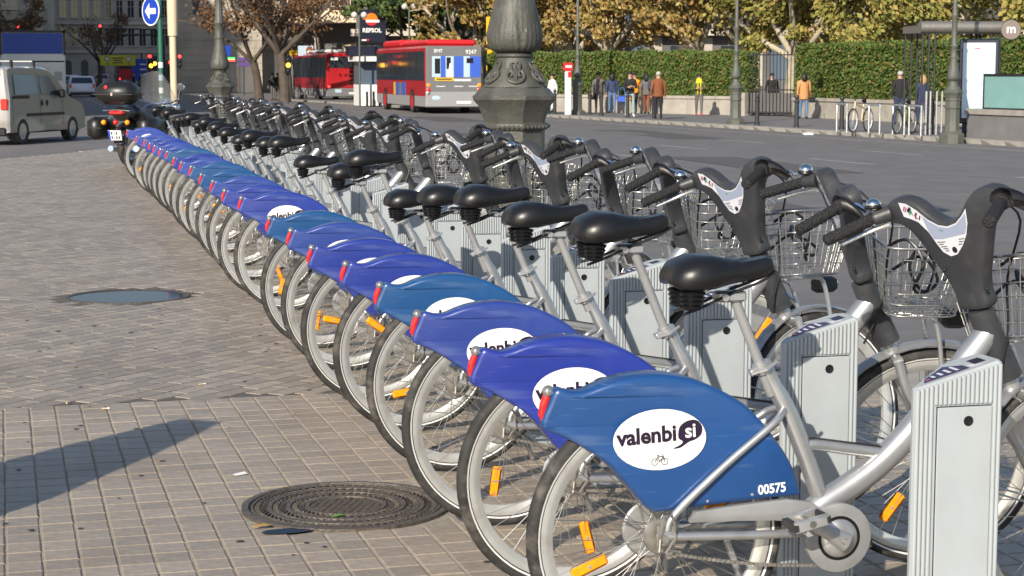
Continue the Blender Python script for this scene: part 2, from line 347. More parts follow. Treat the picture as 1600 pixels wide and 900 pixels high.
# ---------------------------------------------------------------- manholes and litter
t=thing('manhole_cover','round cast iron manhole cover with raised rings, in the near square paving','manhole cover',(MH[0][0],MH[0][1],.004),R(20))
mb=MB().use('iron'); mb.lathe([(.33,-.012),(.36,-.012),(.36,.003),(.338,.004),(.333,-.004)],64,closed=True); mb.build('rim',t)
mb=MB().use('iron'); mb.lathe([(0,-.004),(.125,-.004),(.127,.001),(.14,.001),(.142,-.006),(.19,-.006),(.192,.001),(.208,.001),(.21,-.006),(.255,-.006),(.257,.001),(.272,.001),(.274,-.006),(.318,-.006),(.32,.001),(.329,.001),(.33,-.012)],64)
for r0,r1,nn in ((.146,.186,44),(.213,.252,56),(.277,.315,72)):
    for k in range(nn):
        a=2*PI*k/nn+.03; sk=.07
        for q,(ra,rb) in enumerate(((r0,(r0+r1)/2-.003),((r0+r1)/2+.003,r1))):
            d=sk if q==0 else -sk; w_=.35*2*PI/nn
            P=[(ra,a-w_/2),(ra,a+w_/2),(rb,a+d+w_/2),(rb,a+d-w_/2)]
            mb.add([(r*math.cos(b),r*math.sin(b),-.0058) for r,b in P]+[(r*math.cos(b),r*math.sin(b),.0006) for r,b in P],[(4,5,6,7),(0,1,5,4),(1,2,6,5),(2,3,7,6),(3,0,4,7)])
for i in range(-7,8):
    for j in range(-7,8):
        x,y=i*.017,j*.017
        if x*x+y*y<.0135 and (i+j)%2: mb.box(x-.006,x+.006,y-.004,y+.004,-.004,.001)
mb.build('lid',t,False)
t=thing('sunken_manhole_cover','sunken round manhole cover filled with rain water, in the brick paving','manhole cover',(MH[1][0],MH[1][1],0))
mb=MB().use('iron'); mb.lathe([(.375,-.03),(.41,-.03),(.41,.004),(.392,.006),(.38,.0)],56,closed=True); mb.build('rim',t)
mb=MB().use('water'); mb.lathe([(0,-.0012),(.379,-.0012)],48,cap=False); mb.build('water',t)
mb=MB().use('iron'); mb.lathe([(0,-.003),(.379,-.003)],48,cap=False); mb.build('lid',t)
mb=MB().use('water'); P=cr([(0,0),(.07,-.02),(.16,.0),(.17,.03),(.1,.05),(.02,.04)],4,True); mb.add([(p.x,p.y,0) for p in [Vector((q[0],q[1],0)) if len(q)<3 else q for q in P]],[tuple(range(len(P)))])
mb.build('puddle',None,False,label='small dark puddle at the near edge of the ringed manhole cover',cat='puddle',loc=(.685,5.93,.0035))
def leaf(loc,m,s,rz,label):
    mb=MB().use(m); P=[(-1,0,.1),(-.5,.35,.25),(0,.5,.12),(.5,.4,.3),(1,0,.05),(.5,-.35,.2),(0,-.45,.3),(-.5,-.3,.1)]
    mb.add([(x*s,y*s,z*s*.5+.001) for x,y,z in P]+[(0,0,.0)]+[(x*s,y*s,z*s*.5+.0025) for x,y,z in P],[(i,(i+1)%8,8) for i in range(8)]+[(i,(i+1)%8,(i+1)%8+9,i+9) for i in range(8)]+[tuple(range(9,17))]); mb.build('fallen_leaf',None,label=label,cat='leaf',loc=loc,rz=rz)
mat('leafdry',(.4,.24,.08),.7); mat('leaflive',(.12,.25,.04),.5); mat('butt',(.6,.45,.28),.7)
leaf((.69,6.02,.004),'leafdry',.034,.1,'dry tan leaf on the left rim of the ringed manhole cover'); leaf((.96,6.1,.004),'leaflive',.024,.3,'small green leaf near the middle of the ringed manhole cover')
leaf((.62,12.55,-.007),'leaflive',.03,.3,'leaf floating on the water of the sunken manhole')
leaf((.17,9.6,.002),'leafdry',.02,1,'tiny dry leaf left of centre on the brick paving'); leaf((1.4,11,.002),'leafdry',.02,2,'tiny dry leaf on the bricks near the rear wheels')
mb=MB().use('white'); mb.add([(-.026,-.012,.002),(.026,-.012,.002),(.028,.012,.006),(-.024,.012,.003),(-.026,-.012,.003),(.026,-.012,.003),(.028,.012,.007),(-.024,.012,.004)],[(0,1,2,3),(4,5,6,7),(0,1,5,4),(1,2,6,5),(2,3,7,6),(3,0,4,7)])
mb.build('paper_slip',None,False,label='white paper slip lying on the square pavers',cat='litter',loc=(.71,6.85,.001),rz=.5)
for i,(x,y,a) in enumerate(((.275,8.35,.1),(.115,8.55,1.2),(.75,8.9,.4))):
    mb=MB().use('butt'); mb.tube([(-.018,0,.005),(.005,0,.005)],.004,8); mb.use('white').tube([(.005,0,.005),(.016,0,.005)],.0039,8)
    mb.build('cigarette_butt',None,label=['cigarette butt just inside the square pavers','cigarette butt farthest left, on the edge of the bricks','cigarette butt farthest right on the bricks'][i],cat='litter',group='cigarette butts on the paving',loc=(x,y,.001),rz=a)
# trodden chewing gum spots
mb=MB().use('gum')
for i in range(75):
    x=rng.uniform(-.5,1.6); y=rng.uniform(5.4,12); r=rng.uniform(.006,.017)
    if hole(x,y): continue
    P=[(x+r*rng.uniform(.7,1.2)*math.cos(2*PI*k/9),y+r*rng.uniform(.7,1.2)*math.sin(2*PI*k/9),.0022) for k in range(9)]; mb.add(P,[tuple(range(9))])
mb.build('gum_spots',plaza,False,kind='stuff')
# ---------------------------------------------------------------- hire bikes
WR=.34
def wheel(name,parent,loc,rear):
    rim=MB().use('rim'); rim.lathe([(.288,-.014),(.294,-.0155),(.306,-.015),(.306,.015),(.294,.0155),(.288,.014),(.272,.006),(.272,-.006)],64,'y',closed=True)
    o=rim.build(name,parent,loc=loc)
    t=MB().use('rubber'); pr=[(.303+.0,-.014)]+[(.3195+.0205*math.cos(a),.0205*math.sin(a)) for a in [R(x) for x in range(-130,131,26)]]+[(.303,.014)]
    t.lathe(pr,64,'y',closed=True); t.use('whitestripe')
    for s in (-1,1): t.lathe([(.3085,s*.0186),(.3135,s*.0208)],64,'y',cap=False)
    t.build('tyre',o)
    sp=MB().use('steelwire'); n=36
    for k in range(n):
        a=2*PI*k/n; s=1 if k%2 else -1; b=a+(1 if (k//2)%2 else -1)*R(62)
        sp.tube([(.02*math.cos(b),s*.026,.02*math.sin(b)),(.278*math.cos(a),s*.003,.278*math.sin(a))],.0012,4,False)
    sp.build('spokes',o)
    h=MB().use('wornsteel'); h.lathe([(.008,-.062),(.008,-.05),(.02,-.04),(.024,-.03),(.017,-.022),(.017,.022),(.024,.03),(.02,.04),(.008,.055),(.008,.06)],16,'y')
    if rear:
        h.use('alloy').lathe([(.012,.036),(.07,.038),(.075,.044),(.07,.05),(.02,.054)],28,'y')
        h.use('wornsteel').lathe([(.012,-.034),(.044,-.035),(.046,-.039),(.044,-.043),(.012,-.045)],22,'y')
    else: h.use('alloy').lathe([(.012,.03),(.042,.032),(.042,.05),(.015,.052)],20,'y')
    h.build('hub',o)
    for k in range(2):
        m=MB().use('orangelens'); m.bbox(-.05,.05,-.008,.008,-.0155,.0155,.006); m.use('alloy').lathe([(0,-.0095),(.005,-.0095),(.005,-.007)],8,'y')
        q=m.build('spoke_reflector',o); a=R(203)+k*PI+(.6 if not rear else 0); q.location=(.192*math.cos(a),-.004,.192*math.sin(a)); q.rotation_euler=(0,-a,0)
    return o
FO=[(-.266,.722),(-.227,.714),(-.194,.715),(-.154,.73),(-.101,.744),(-.04,.751),(.014,.749),(.082,.735),(.151,.707),(.221,.665),(.27,.616),(.305,.572),(.335,.53),(.358,.485),(.372,.44),(.368,.424),(.294,.421),(.106,.41),(.0,.402),(-.035,.413),(-.085,.47),(-.139,.531),(-.206,.577),(-.259,.606),(-.297,.622),(-.3,.645),(-.284,.684)]
AX0=Vector((.967,0,.716)); AXD=Vector((-.428,0,.904)).normalized(); AXB=Vector((-.904,0,-.428)).normalized()  # steering axis, backwards normal
N0=AX0+AXD*.19
AYD=Vector((-.33,0,1)).normalized(); AYB=Vector((-1,0,-.33)).normalized()
def hb(l,s,h): return N0+Vector((0,1,0))*l+AYD*s+AYB*h
def make_bike():
    b=thing('hire_bicycle','x','bicycle')
    wheel('rear_wheel',b,(0,0,WR),True)
    # fender
    P=cr([(x,z,0) for x,z in FO],3,True); f=MB().use('fender')
    f.slab(P,[(-.05,.013),(-.0465,.004),(-.037,0),(.037,0),(.0465,.004),(.05,.013)],lambda x,z,h:Vector((x,h*(1 if x>-.12 else max(.42,1-(-.12-x)*3.6)),z)))
    fe=f.build('rear_fender',b,ang=50)
    c=Vector((-.008,0,.589))
    for s in (-1,1):
        d=MB().use('decal'); L=40; d.lathe([(0,0),(1,0)],L,'y',cap=False); d.v=[(x*.122,s*.0509,z*.077) for x,y,z in d.v]; d.add([(x,s*.0498,z) for x,y,z in d.v[L:2*L]],[]); d.f+=[[L+k,L+(k+1)%L,2*L+(k+1)%L,2*L+k] for k in range(L)]; d.m+=[0]*L
        d.build('logo_oval',fe,False,loc=c)
        rt=(PI/2,0,0) if s<0 else (PI/2,0,PI)
        if s<0:
            text('logo_lettering','valenbi',.056,'ink',fe,c+Vector((-.034,-.0513,.01)),(PI/2,-R(3),0),.0019,1.0)
            e=MB().use('ink'); Q=cr([(.05,.002,0),(.052,.025,0),(.068,.038,0),(.09,.04,0),(.104,.026,0),(.103,.008,0),(.09,-.003,0),(.075,-.008,0),(.055,-.02,0),(.038,-.021,0),(.055,-.013,0),(.06,-.006,0)],3,True)
            Q=[((q.x-.075)*1.15+.077,(q.y-.015)*1.15+.017) for q in Q]; e.poly(Q,lambda x,z:Vector((x,0,z))); e.build('logo_bubble',fe,False,loc=c+Vector((0,-.0513,0)))
            text('logo_lettering','si',.05,'decal',fe,c+Vector((.08,-.052,.018)),(PI/2,-R(3),0),.001)
            e=MB().use('ink')
            for wx in (-.013,.013): e.lathe([(.0074,0),(.0092,0)],20,'y',(wx,0,-.056),cap=False)
            for a,q in (((-.013,-.056),(-.005,-.043)),((-.005,-.043),(.009,-.043)),((.013,-.056),(.007,-.036)),((0,-.056),(.009,-.043)),((-.005,-.043),(0,-.056)),((-.008,-.04),(-.002,-.04))):
                e.tube([(a[0],0,a[1]),(q[0],0,q[1])],.0011,4)
            e.build('logo_bicycle_icon',fe,loc=c+Vector((0,-.0515,0)))
            e=MB().use('chaingrey'); e.tube([(.003,0,-.034),(-.004,0,-.024),(.0,0,-.014),(.006,0,-.02),(.002,0,-.03)],.0006,4); e.build('logo_rider_icon',fe,loc=c+Vector((0,-.0513,0)))
    for x,z in ((.24,.435),(.12,.425),(.3,.6),(-.24,.69)):
        for s in (-1,1): m=MB().use('alloy'); m.lathe([(0,s*.0525),(.0035,s*.052),(.0045,s*.0495)],8,'y',(x,0,z)); m.build('bolt',fe) if x>-.2 else None
    l=MB().use('redlens'); l.tube([(-.296,0,.642),(-.3,0,.656),(-.294,0,.682),(-.286,0,.702)],[.005,.009,.0112,.0105],12); tl=l.build('tail_light',fe)
    l=MB().use('clearlens'); l.sph((-.283,0,.714),.0155,14,9,(1,1,1.0)); l.build('clear_lens',tl)
    # frame
    f=MB().use('silver')
    f.tube(cr([(.405,0,.35),(.45,0,.385),(.53,0,.43),(.62,0,.492),(.72,0,.59),(.857,0,.752),(.915,0,.82)],4),[.03]*2+[.0345]*23,16)
    f.tube(cr([(.452,0,.39),(.405,0,.515),(.357,0,.628),(.318,0,.7),(.285,0,.765)],3),[.023]*4+[.024]*3+[.023]*2+[.0185]*4,14)
    f.tube(cr([(.395,0,.54),(.43,0,.545),(.53,0,.528),(.625,0,.512)],4),.0165,12)
    f.lathe([(.03,-.04),(.036,-.038),(.036,.038),(.03,.04)],20,'y',(.474,0,.311)); f.tube([(.455,0,.39),(.474,0,.311)],.028,12)
    for s in (-1,1):
        f.tube(cr([(.01,s*.062,.36),(.03,s*.062,.4),(.16,s*.06,.515),(.29,s*.052,.612),(.325,s*.03,.637),(.345,0,.645)],4),.0098,10)
        f.tube(cr([(0,s*.062,.345),(.05,s*.062,.342),(.25,s*.058,.332),(.4,s*.04,.325),(.46,s*.02,.318)],4),.0115,10)
        f.box(-.016,.03,s*.062-.004,s*.062+.004,.322,.372)
    fr=f.build('frame',b)
    m=MB().use('wornsteel'); m.tube([(-.012,-.073,.34),(-.004,-.078,.4),(.012,-.078,.408),(.024,-.078,.375),(.026,-.078,.34),(.0,-.078,.305),(-.016,-.078,.31),(-.012,-.073,.34)],.0035,6); m.lathe([(.011,-.078),(.011,-.064)],6,'y',(0,0,.34)); m.build('axle_guard',fr)
    m=MB().use('darkmetal')
    m.add([(.4,-.011,.5615),(.43,-.011,.5625),(.53,-.011,.5455),(.615,-.011,.532),(.615,.011,.532),(.53,.011,.5455),(.43,.011,.5625),(.4,.011,.5615)],[(0,1,6,7),(1,2,5,6),(2,3,4,5)]); m.build('grip_strip',fr,False)
    # drive
    m=MB().use('chaingrey'); P=[(.07,.375),(.085,.402),(.2,.412),(.33,.42),(.4,.408)]
    C=(.474,.311); P+=[(C[0]+.09*math.cos(a),C[1]+.09*math.sin(a)) for a in [R(x) for x in range(120,-226,-14)]]; P+=[(.385,.358),(.3,.367),(.2,.372)]
    m.slab([(x,z,0) for x,z in P],[(-.064,.004),(-.062,0),(-.045,0),(-.043,.004)],lambda x,z,h:Vector((x,h,z))); cg=m.build('chain_guard',b)
    m=MB().use('black'); m.lathe([(.044,-.0648),(.058,-.0648)],32,'y',(C[0],0,C[1]),cap=False); m.build('guard_slot',cg,False)
    m=MB().use('alloy'); m.lathe([(.05,-.066),(.046,-.072),(.03,-.078),(.012,-.081)],28,'y',(C[0],0,C[1])); m.use('wornsteel').lathe([(.009,-.1),(.009,-.08)],10,'y',(C[0],0,C[1])); m.build('spider',cg)
    for s,dx,dz in ((-1,-.125,.072),(1,.125,-.072)):
        m=MB().use('alloy'); y=s*.09; m.tube([(C[0]-dx*.1,y*.97,C[1]-dz*.1),(C[0]+dx*.3,y,C[1]+dz*.3),(C[0]+dx,y*1.05,C[1]+dz)],[.025,.019,.015],12,sx=.55)
        k=m.build('crank_arm',b); m=MB().use('wornsteel'); x,z=C[0]+dx,C[1]+dz; y0,y1=sorted((s*.1,s*.185)); T=Matrix.Translation((x,0,z))@Matrix.Rotation(R(-12),4,'Y')
        m.use('alloy').bbox(-.048,.048,y0,y0+.018,-.015,.015,.004,T); m.bbox(-.048,.048,y1-.018,y1,-.015,.015,.004,T); m.use('darkmetal').bbox(-.05,-.034,y0,y1,-.013,.013,.004,T); m.bbox(.034,.05,y0,y1,-.013,.013,.004,T); m.use('wornsteel').lathe([(.01,y0),(.01,y1)],8,'y',(x,0,z)); m.build('pedal',k)
    m=MB().use('wornsteel'); A,B=Vector((.01,-.039,.297)),Vector((.46,-.05,.238)); n=36
    for k in range(n):
        p=A.lerp(B,(k+.5)/n)-Vector((0,0,.012*math.sin(PI*k/n))); m.box(p.x-.0052,p.x+.0052,p.y-(.004 if k%2 else .0025),p.y+(.004 if k%2 else .0025),p.z-.004,p.z+.004)
    m.build('chain',b,False)
    m=MB().use('silver'); m.tube(cr([(.2,.02,.3),(.26,.04,.16),(.33,.1,.012)],3),.009,8); m.build('kickstand',b)
    # seat
    d=Vector((.204-.275,0,.93-.76)).normalized()
    m=MB().use('chaingrey'); m.tube([Vector((.275,0,.76))-d*.1,Vector((.204,0,.93))-d*0],.0135,12); sp=m.build('seatpost',b)
    m=MB().use('alloy'); T=Matrix.Translation((.281,0,.752))@Matrix.Rotation(-R(24),4,'Y'); m.lathe([(.0225,-.014),(.0225,.014)],16); m.box(-.035,-.018,-.009,.009,-.008,.008); m.tube([(-.034,-.012,0),(.0,-.034,.0),(.035,-.026,.004)],[.005,.006,.004],6); m.tube([(-.03,-.014,0),(-.03,.02,0)],.006,8)
    m.v=[tuple(T@Vector(q)) for q in m.v]; m.build('seat_clamp',fr)
    secs=[(-.165,.035,.968,.955),(-.158,.07,.99,.945),(-.14,.092,1.013,.938),(-.1,.106,1.03,.936),(-.05,.1,1.033,.94),(-.0,.07,1.022,.948),(.04,.05,1.015,.952),(.08,.039,1.022,.956),(.115,.034,1.03,.966),(.132,.026,1.027,.975),(.141,.008,1.012,.987)]
    m=MB().use('saddle'); n=18; vs=[]
    for x,w_,zt,zb in secs:
        for k in range(n):
            a=2*PI*k/n; cs,sn=math.cos(a),math.sin(a); yy=w_*math.copysign(abs(cs)**.75,cs); zm=zb+(zt-zb)*.35
            z=zm+(zt-zm)*sn**.8 if sn>0 else zm-(zm-zb)*abs(sn)**.45
            if sn<-.5 : z=zb+.012*(1-abs(cs))
            vs.append(((x)*.94+.178,yy*.92,z*.93+.0775))
    vs=[(x,y,z+(-.012*(1-(y/.03)**2) if abs(y)<.03 and z>1.0 and x>.12 else 0)) for x,y,z in vs]
    m.add(vs,[(i*n+k,i*n+(k+1)%n,(i+1)*n+(k+1)%n,(i+1)*n+k) for i in range(len(secs)-1) for k in range(n)]+[tuple(range(n-1,-1,-1)),tuple((len(secs)-1)*n+k for k in range(n))])
    sa=m.build('saddle',b,ang=80)
    m=MB().use('black')
    for s in (-1,1):
        prof=[(.01,.898)]
        for k in range(4): z=.9+k*.0118; prof+=[(.024+.002*k,z),(.029+.002*k,z+.006),(.023+.002*k,z+.0105)]
        prof+=[(.02,.948)]; m.lathe(prof,14,'z',(.08,s*.042,0))
    m.build('saddle_spring',sa,ang=70)
    m=MB().use('alloy'); m.bbox(.155,.235,-.022,.022,.912,.94,.006); m.tube([(.175,-.03,.925),(.175,.03,.925)],.009,10)
    for s in (-1,1): m.use('darkmetal').tube(cr([(.06,s*.035,.887),(.12,s*.024,.905),(.2,s*.022,.938),(.27,s*.02,.962),(.32,s*.006,.985)],3),.004,6)
    m.build('saddle_rail',sa)
    # front: steering column with handlebar
    m=MB().use('darkplastic')
    m.tube([AX0-AXD*.02,AX0+AXD*.06,AX0+AXD*.185],[.04,.037,.034],16,sx=1.0)
    cl=m.build('steering_column',b)
    O=[(-.045,0),(-.05,.045),(-.064,.09),(-.086,.135),(-.11,.185),(-.135,.225),(-.165,.248),(-.195,.256),(-.207,.282),(-.196,.308),(-.16,.322),(-.12,.317),(-.085,.297),(-.055,.268),(-.028,.25),(0,.244)]
    O=O+[(-x,s) for x,s in reversed(O[:-1])]; m=MB().use('darkplastic')
    zf=lambda l:0
    m.slab(cr([(l,s,0) for l,s in O],3,True),[(-.03,.013),(-.025,.005),(-.014,0),(.01,0),(.019,.003),(.0235,.008)],lambda l,s,h:hb(l,s,h+zf(l))); h_=m.build('handlebar',b,ang=50)
    m=MB().use('platewhite'); Q=[(.145,.312),(.12,.306),(.09,.285),(.06,.256),(.03,.238),(0,.232),(-.03,.238),(-.058,.256),(-.078,.274),(-.07,.235),(-.055,.205),(-.033,.178),(-.006,.155),(.018,.151),(.04,.164),(.055,.19),(.07,.222),(.095,.252),(.115,.262),(.14,.272)]
    off=lambda l,s:.0243+zf(l)
    m.poly(Q,lambda l,s:hb(l,s,off(l,s))); pl=m.build('instruction_plate',h_,False)
    m=MB()
    def pq(mt,Z,e=.0008): m.use(mt); m.poly(Z,lambda l,s:hb(l,s,off(l,s)+e))
    pq('plateblue',[(.078,.27),(.058,.251),(.03,.234),(0,.228),(-.03,.234),(-.058,.252),(-.072,.262),(-.064,.228),(-.052,.208),(.03,.2),(.058,.202),(.069,.226)])
    for mt,l0,s0,l1,s1,w_ in (('platered',.134,.288,.126,.3,.0022),('platered',.13,.284,.12,.297,.0016),('ink',.12,.284,.108,.294,.0045),('plategreen',.118,.276,.106,.285,.0025),('plategreen',.112,.288,.106,.274,.002),('platered',.1,.262,.092,.28,.0024),('platered',.092,.262,.102,.272,.0016),('ink',.1,.272,.09,.277,.002),('ink',.088,.258,.082,.27,.0018),('plategreen',.02,.222,.03,.226,.002)):
        d=Vector((l1-l0,s1-s0)).normalized()*w_; pq(mt,[(l0-d.y,s0+d.x),(l1-d.y,s1+d.x),(l1+d.y,s1-d.x),(l0+d.y,s0-d.x)],.0015)
    for l0,l1,s0 in ((.05,.022,.192),(.046,.03,.186),(.042,.02,.179),(.036,.018,.173),(.03,.016,.167),(-.046,-.026,.195),(-.04,-.024,.188),(-.034,-.02,.181)): pq('ink',[(l0,s0),(l1,s0-.001),(l1,s0+.0008),(l0,s0+.0016)],.0015)
    pq('ink',[(-.002+.0085*math.cos(a),.168+.0085*math.sin(a)) for a in [2*PI*k/12 for k in range(12)]],.0015); m.build('plate_print',pl,False)
    m=MB().use('black'); m.tube(cr([hb(.15,.27,-.03),hb(.1,.2,-.1),hb(.06,.06,-.07),hb(.045,-.08,-.04),hb(.04,-.2,.0)],4),.0035,6); m.build('brake_cable',h_)
    m=MB().use('black'); m.tube(cr([hb(-.15,.27,-.03),hb(-.12,.19,-.11),hb(-.05,.05,-.08),hb(-.045,-.08,-.03),hb(-.04,-.18,.05)],4),.0035,6); m.build('brake_cable',h_)
    for l,s_ in ((.07,.13),(.078,.105),(-.055,.07)): m=MB().use('black'); c_=hb(l-.012,s_-.015,.0228); m.sph(c_,.0055,8,5); m.build('bolt',h_)
    G=[]
    for s in (-1,1):
        p0=hb(s*.196,.284,.016); p1=p0+Vector((-.035,s*.028,-.012)); p2=p1+Vector((-.115,s*.062,-.05)); 
        m=MB().use('darkplastic'); m.tube([p0,p1],[.022,.019],12); n=9; rr=[];pp=[]
        m.use('grip')
        for k in range(n): 
            q=p1.lerp(p2,k/(n-1)); pp+=[q,q+(p2-p1)*.055/n*4 if k<n-1 else q]; rr+=[.0172,.0158]
        pp=pp[:-1]; rr=rr[:-1]; rr[0]=.021; m.tube(pp+[p2+(p2-p1).normalized()*.006],rr+[.011],12); gr=m.build('grip',h_)
        if s>0:
            m=MB().use('chrome'); c_=p1+Vector((.004,-.0,.037)); m.sph(c_,.0215,16,10,(1,1,.85)); m.use('black').lathe([(.023,-.012),(.025,-.008),(.023,-.002)],16,'z',c_); m.use('alloy').tube([c_-Vector((0,0,.008)),p1-Vector((0,0,.018))],.0075,8); m.build('bell',h_)
            m=MB().use('alloy'); m.tube(cr([p0+Vector((.0,.0,-.03)),p0+Vector((-.03,.05,-.045)),p0+Vector((-.1,.085,-.075))],3),[.009,.008,.007,.007,.006,.006,.005],8); m.build('brake_lever',h_)
        else:
            m=MB().use('black'); vs=[]; nn=9
            for i in range(6):
                t=i/5; c_=p1+Vector((.0+.075*t,-.0-.05*t,.012-.045*t*t)); wd=.034*(1-.62*t**2)
                for k in range(nn): a=PI*(k/(nn-1))*1.1-.15; vs.append(c_+Vector((.35*wd*math.cos(a)*.6,-wd*math.cos(a)*.9,wd*.8*math.sin(a))))
            q=len(vs); vs+=[v+Vector((.002,0,-.003)) for v in vs]
            fs=[(i*nn+k,i*nn+k+1,(i+1)*nn+k+1,(i+1)*nn+k) for i in range(5) for k in range(nn-1)]; fs+=[tuple(v+q for v in f_) for f_ in fs]
            bd=list(range(nn))+[i*nn+nn-1 for i in range(1,6)]+[5*nn+k for k in range(nn-2,-1,-1)]+[i*nn for i in range(4,0,-1)]; fs+=[(bd[i],bd[(i+1)%len(bd)],bd[(i+1)%len(bd)]+q,bd[i]+q) for i in range(len(bd))]
            m.add(vs,fs); m.build('lever_cowl',h_,ang=70)
            m=MB().use('chrome'); m.tube(cr([p0+Vector((.02,-.02,.0)),p0+Vector((.05,-.06,-.018)),p0+Vector((.03,-.115,-.032))],3),[.008,.008,.007,.006,.006,.005,.006],8); m.sph(p0+Vector((.03,-.117,-.032)),.0075,8,6); m.build('brake_lever',h_)
    # fork
    m=MB().use('silver'); K=AX0-AXD*.07; FH=Vector((1.125,0,WR))
    m.tube([AX0-AXD*.0,AX0-AXD*.09],.024,12); m.tube([K+Vector((0,-.06,-.0)),K+Vector((0,.06,0))],.016,10)
    for s in (-1,1): m.tube(cr([K+Vector((0,s*.055,0)),K+Vector((.035,s*.06,-.1)),K.lerp(FH,.6)+Vector((.012,s*.058,0)),FH+Vector((0,s*.055,0))],4),[.015]*5+[.0135]*4+[.011]*4,10)
    m.build('fork',b)
    wheel('front_wheel',b,FH,False)
    m=MB().use('silver'); vs=[];nn=5
    A=[R(x) for x in range(48,196,8)]
    for a in A:
        for k in range(nn): t=(k-2)/2; vs.append(FH+Vector(((.366-.012*t*t)*math.cos(a),t*.032,(.366-.012*t*t)*math.sin(a))))
    q=len(vs); vs+=[FH+(v-FH)*.992 for v in vs]; fs=[(i*nn+k,i*nn+k+1,(i+1)*nn+k+1,(i+1)*nn+k) for i in range(len(A)-1) for k in range(nn-1)]; fs+=[tuple(v+q for v in f_) for f_ in fs]
    m.add(vs,fs)
    for s in (-1,1): m.tube([FH+Vector((0,s*.058,0)),FH+Vector((-.33,s*.032,.1))],.0028,5)
    m.build('front_mudguard',b,ang=70)
    # basket
    m=MB().use('steelwire'); zs=[.805+.21*k/6 for k in range(7)]
    def ringp(z):
        t=(z-.805)/.21; x0,x1,w_=.945-.03*t,1.15+.075*t,.125+.045*t; c_=.045
        P=[]
        for cx,cy,a0 in ((x1-c_,w_-c_,0),(x0+c_,w_-c_,90),(x0+c_,-w_+c_,180),(x1-c_,-w_+c_,270)):
            for k in range(4): a=R(a0+30*k); P.append(Vector((cx+c_*math.cos(a),cy+c_*math.sin(a),z)))
        return P
    def loop(P,r): m.tube(P+[P[0]],r,5,False)
    for i,z in enumerate(zs): loop(ringp(z),.0042 if i==6 else .0019 if i else .003)
    A,B=ringp(zs[0]),ringp(zs[-1])
    def along(P,t):
        L=[(P[(i+1)%len(P)]-P[i]).length for i in range(len(P))]; s=t*sum(L)
        for i,l in enumerate(L):
            if s<=l: return P[i].lerp(P[(i+1)%len(P)],s/l)
            s-=l
        return P[0]
    for k in range(34): m.tube([along(A,k/34),along(B,k/34)],.0019,5,False)
    for k in range(7): y=-.1+.2*k/6; m.tube([(.95,y,.806),(1.145,y,.806)],.002,5,False)
    for k in range(6): x=.965+.165*k/5; m.tube([(x,-.12,.8055),(x,.12,.8055)],.002,5,False)
    bk=m.build('basket',b,ang=80)
    m=MB().use('silver')
    for s in (-1,1): m.tube(cr([FH+Vector((0,s*.075,.0)),FH+Vector((.0,s*.078,.25)),Vector((1.1,s*.085,.76)),Vector((1.06,s*.085,.795)),Vector((.96,s*.05,.795))],4),.0072,8)
    m.tube([Vector((.96,-.05,.795)),Vector((.96,.05,.795))],.0072,8); m.build('basket_stay',b)
    m=MB().use('black'); m.tube(cr([Vector((.95,-.02,.99)),Vector((1.0,-.06,1.02)),Vector((1.04,-.1,.96)),Vector((1.02,-.09,.88)),Vector((1.08,-.02,.86)),Vector((1.11,.03,.93)),Vector((1.06,.02,.98)),Vector((1.02,-.03,.93)),Vector((1.05,-.08,.87)),Vector((1.1,-.05,.9)),Vector((1.07,.04,.95)),Vector((.98,.05,.9))],5),.0052,6); m.build('cable_lock',b)
    m=MB().use('black'); m.bbox(1.13,1.21,-.035,.035,.745,.8,.012); m.use('clearlens').lathe([(.026,1.208),(.02,1.217),(0,1.22)],14,'x',(0,0,.773)); m.build('headlight',b)
    return b
STEER={'steering_column','handlebar','fork','front_wheel','front_mudguard','basket','basket_stay','cable_lock','headlight'}
bike0=make_bike()
YS=[4.36,5.06,5.86,6.72,7.52,8.25,9.16,9.96,11.6,12.35,13.4,14.35,15.5,16.3,17.15,18.5,19.2,19.95,20.75,21.7,22.85,25.4]
XO=[0,-.02,-.02,.01,.01,-.02,.01,0,.03,0,.02,.02,.04,.02,.02,.05,.03,.02,.02,.02,-.01,.0]
ST=[21,-12,20,-9,-9,15,-4,20,-5,15,22,-5,18,-8,24,5,-6,18,12,-5,20,10]
SH=[.012,.075,.045,.05,0,-.07,.085,-.03,-.06,.045,0,.02,-.06,-.02,.01,.02,-.03,.03,.0,-.04,.02,0]
T_,V_=(.012,.07,.21,1),(.02,.04,.25,1)
CB=[(.012,.062,.21,1),(.019,.036,.26,1),(.024,.048,.24,1),T_,V_,V_,(.024,.052,.24,1),T_,V_,V_,(.026,.055,.26,1),T_,T_,(.028,.062,.28,1),V_,T_,(.028,.062,.28,1),(.03,.06,.3,1),V_,(.03,.06,.3,1),(.03,.06,.3,1),(.034,.06,.32,1)]
CR=[rng.uniform(-.5,2.2) for _ in YS]
spd=Vector((.204-.275,0,.93-.76)).normalized()
bikes=[bike0]+[copy_tree(bike0) for _ in YS[1:]]
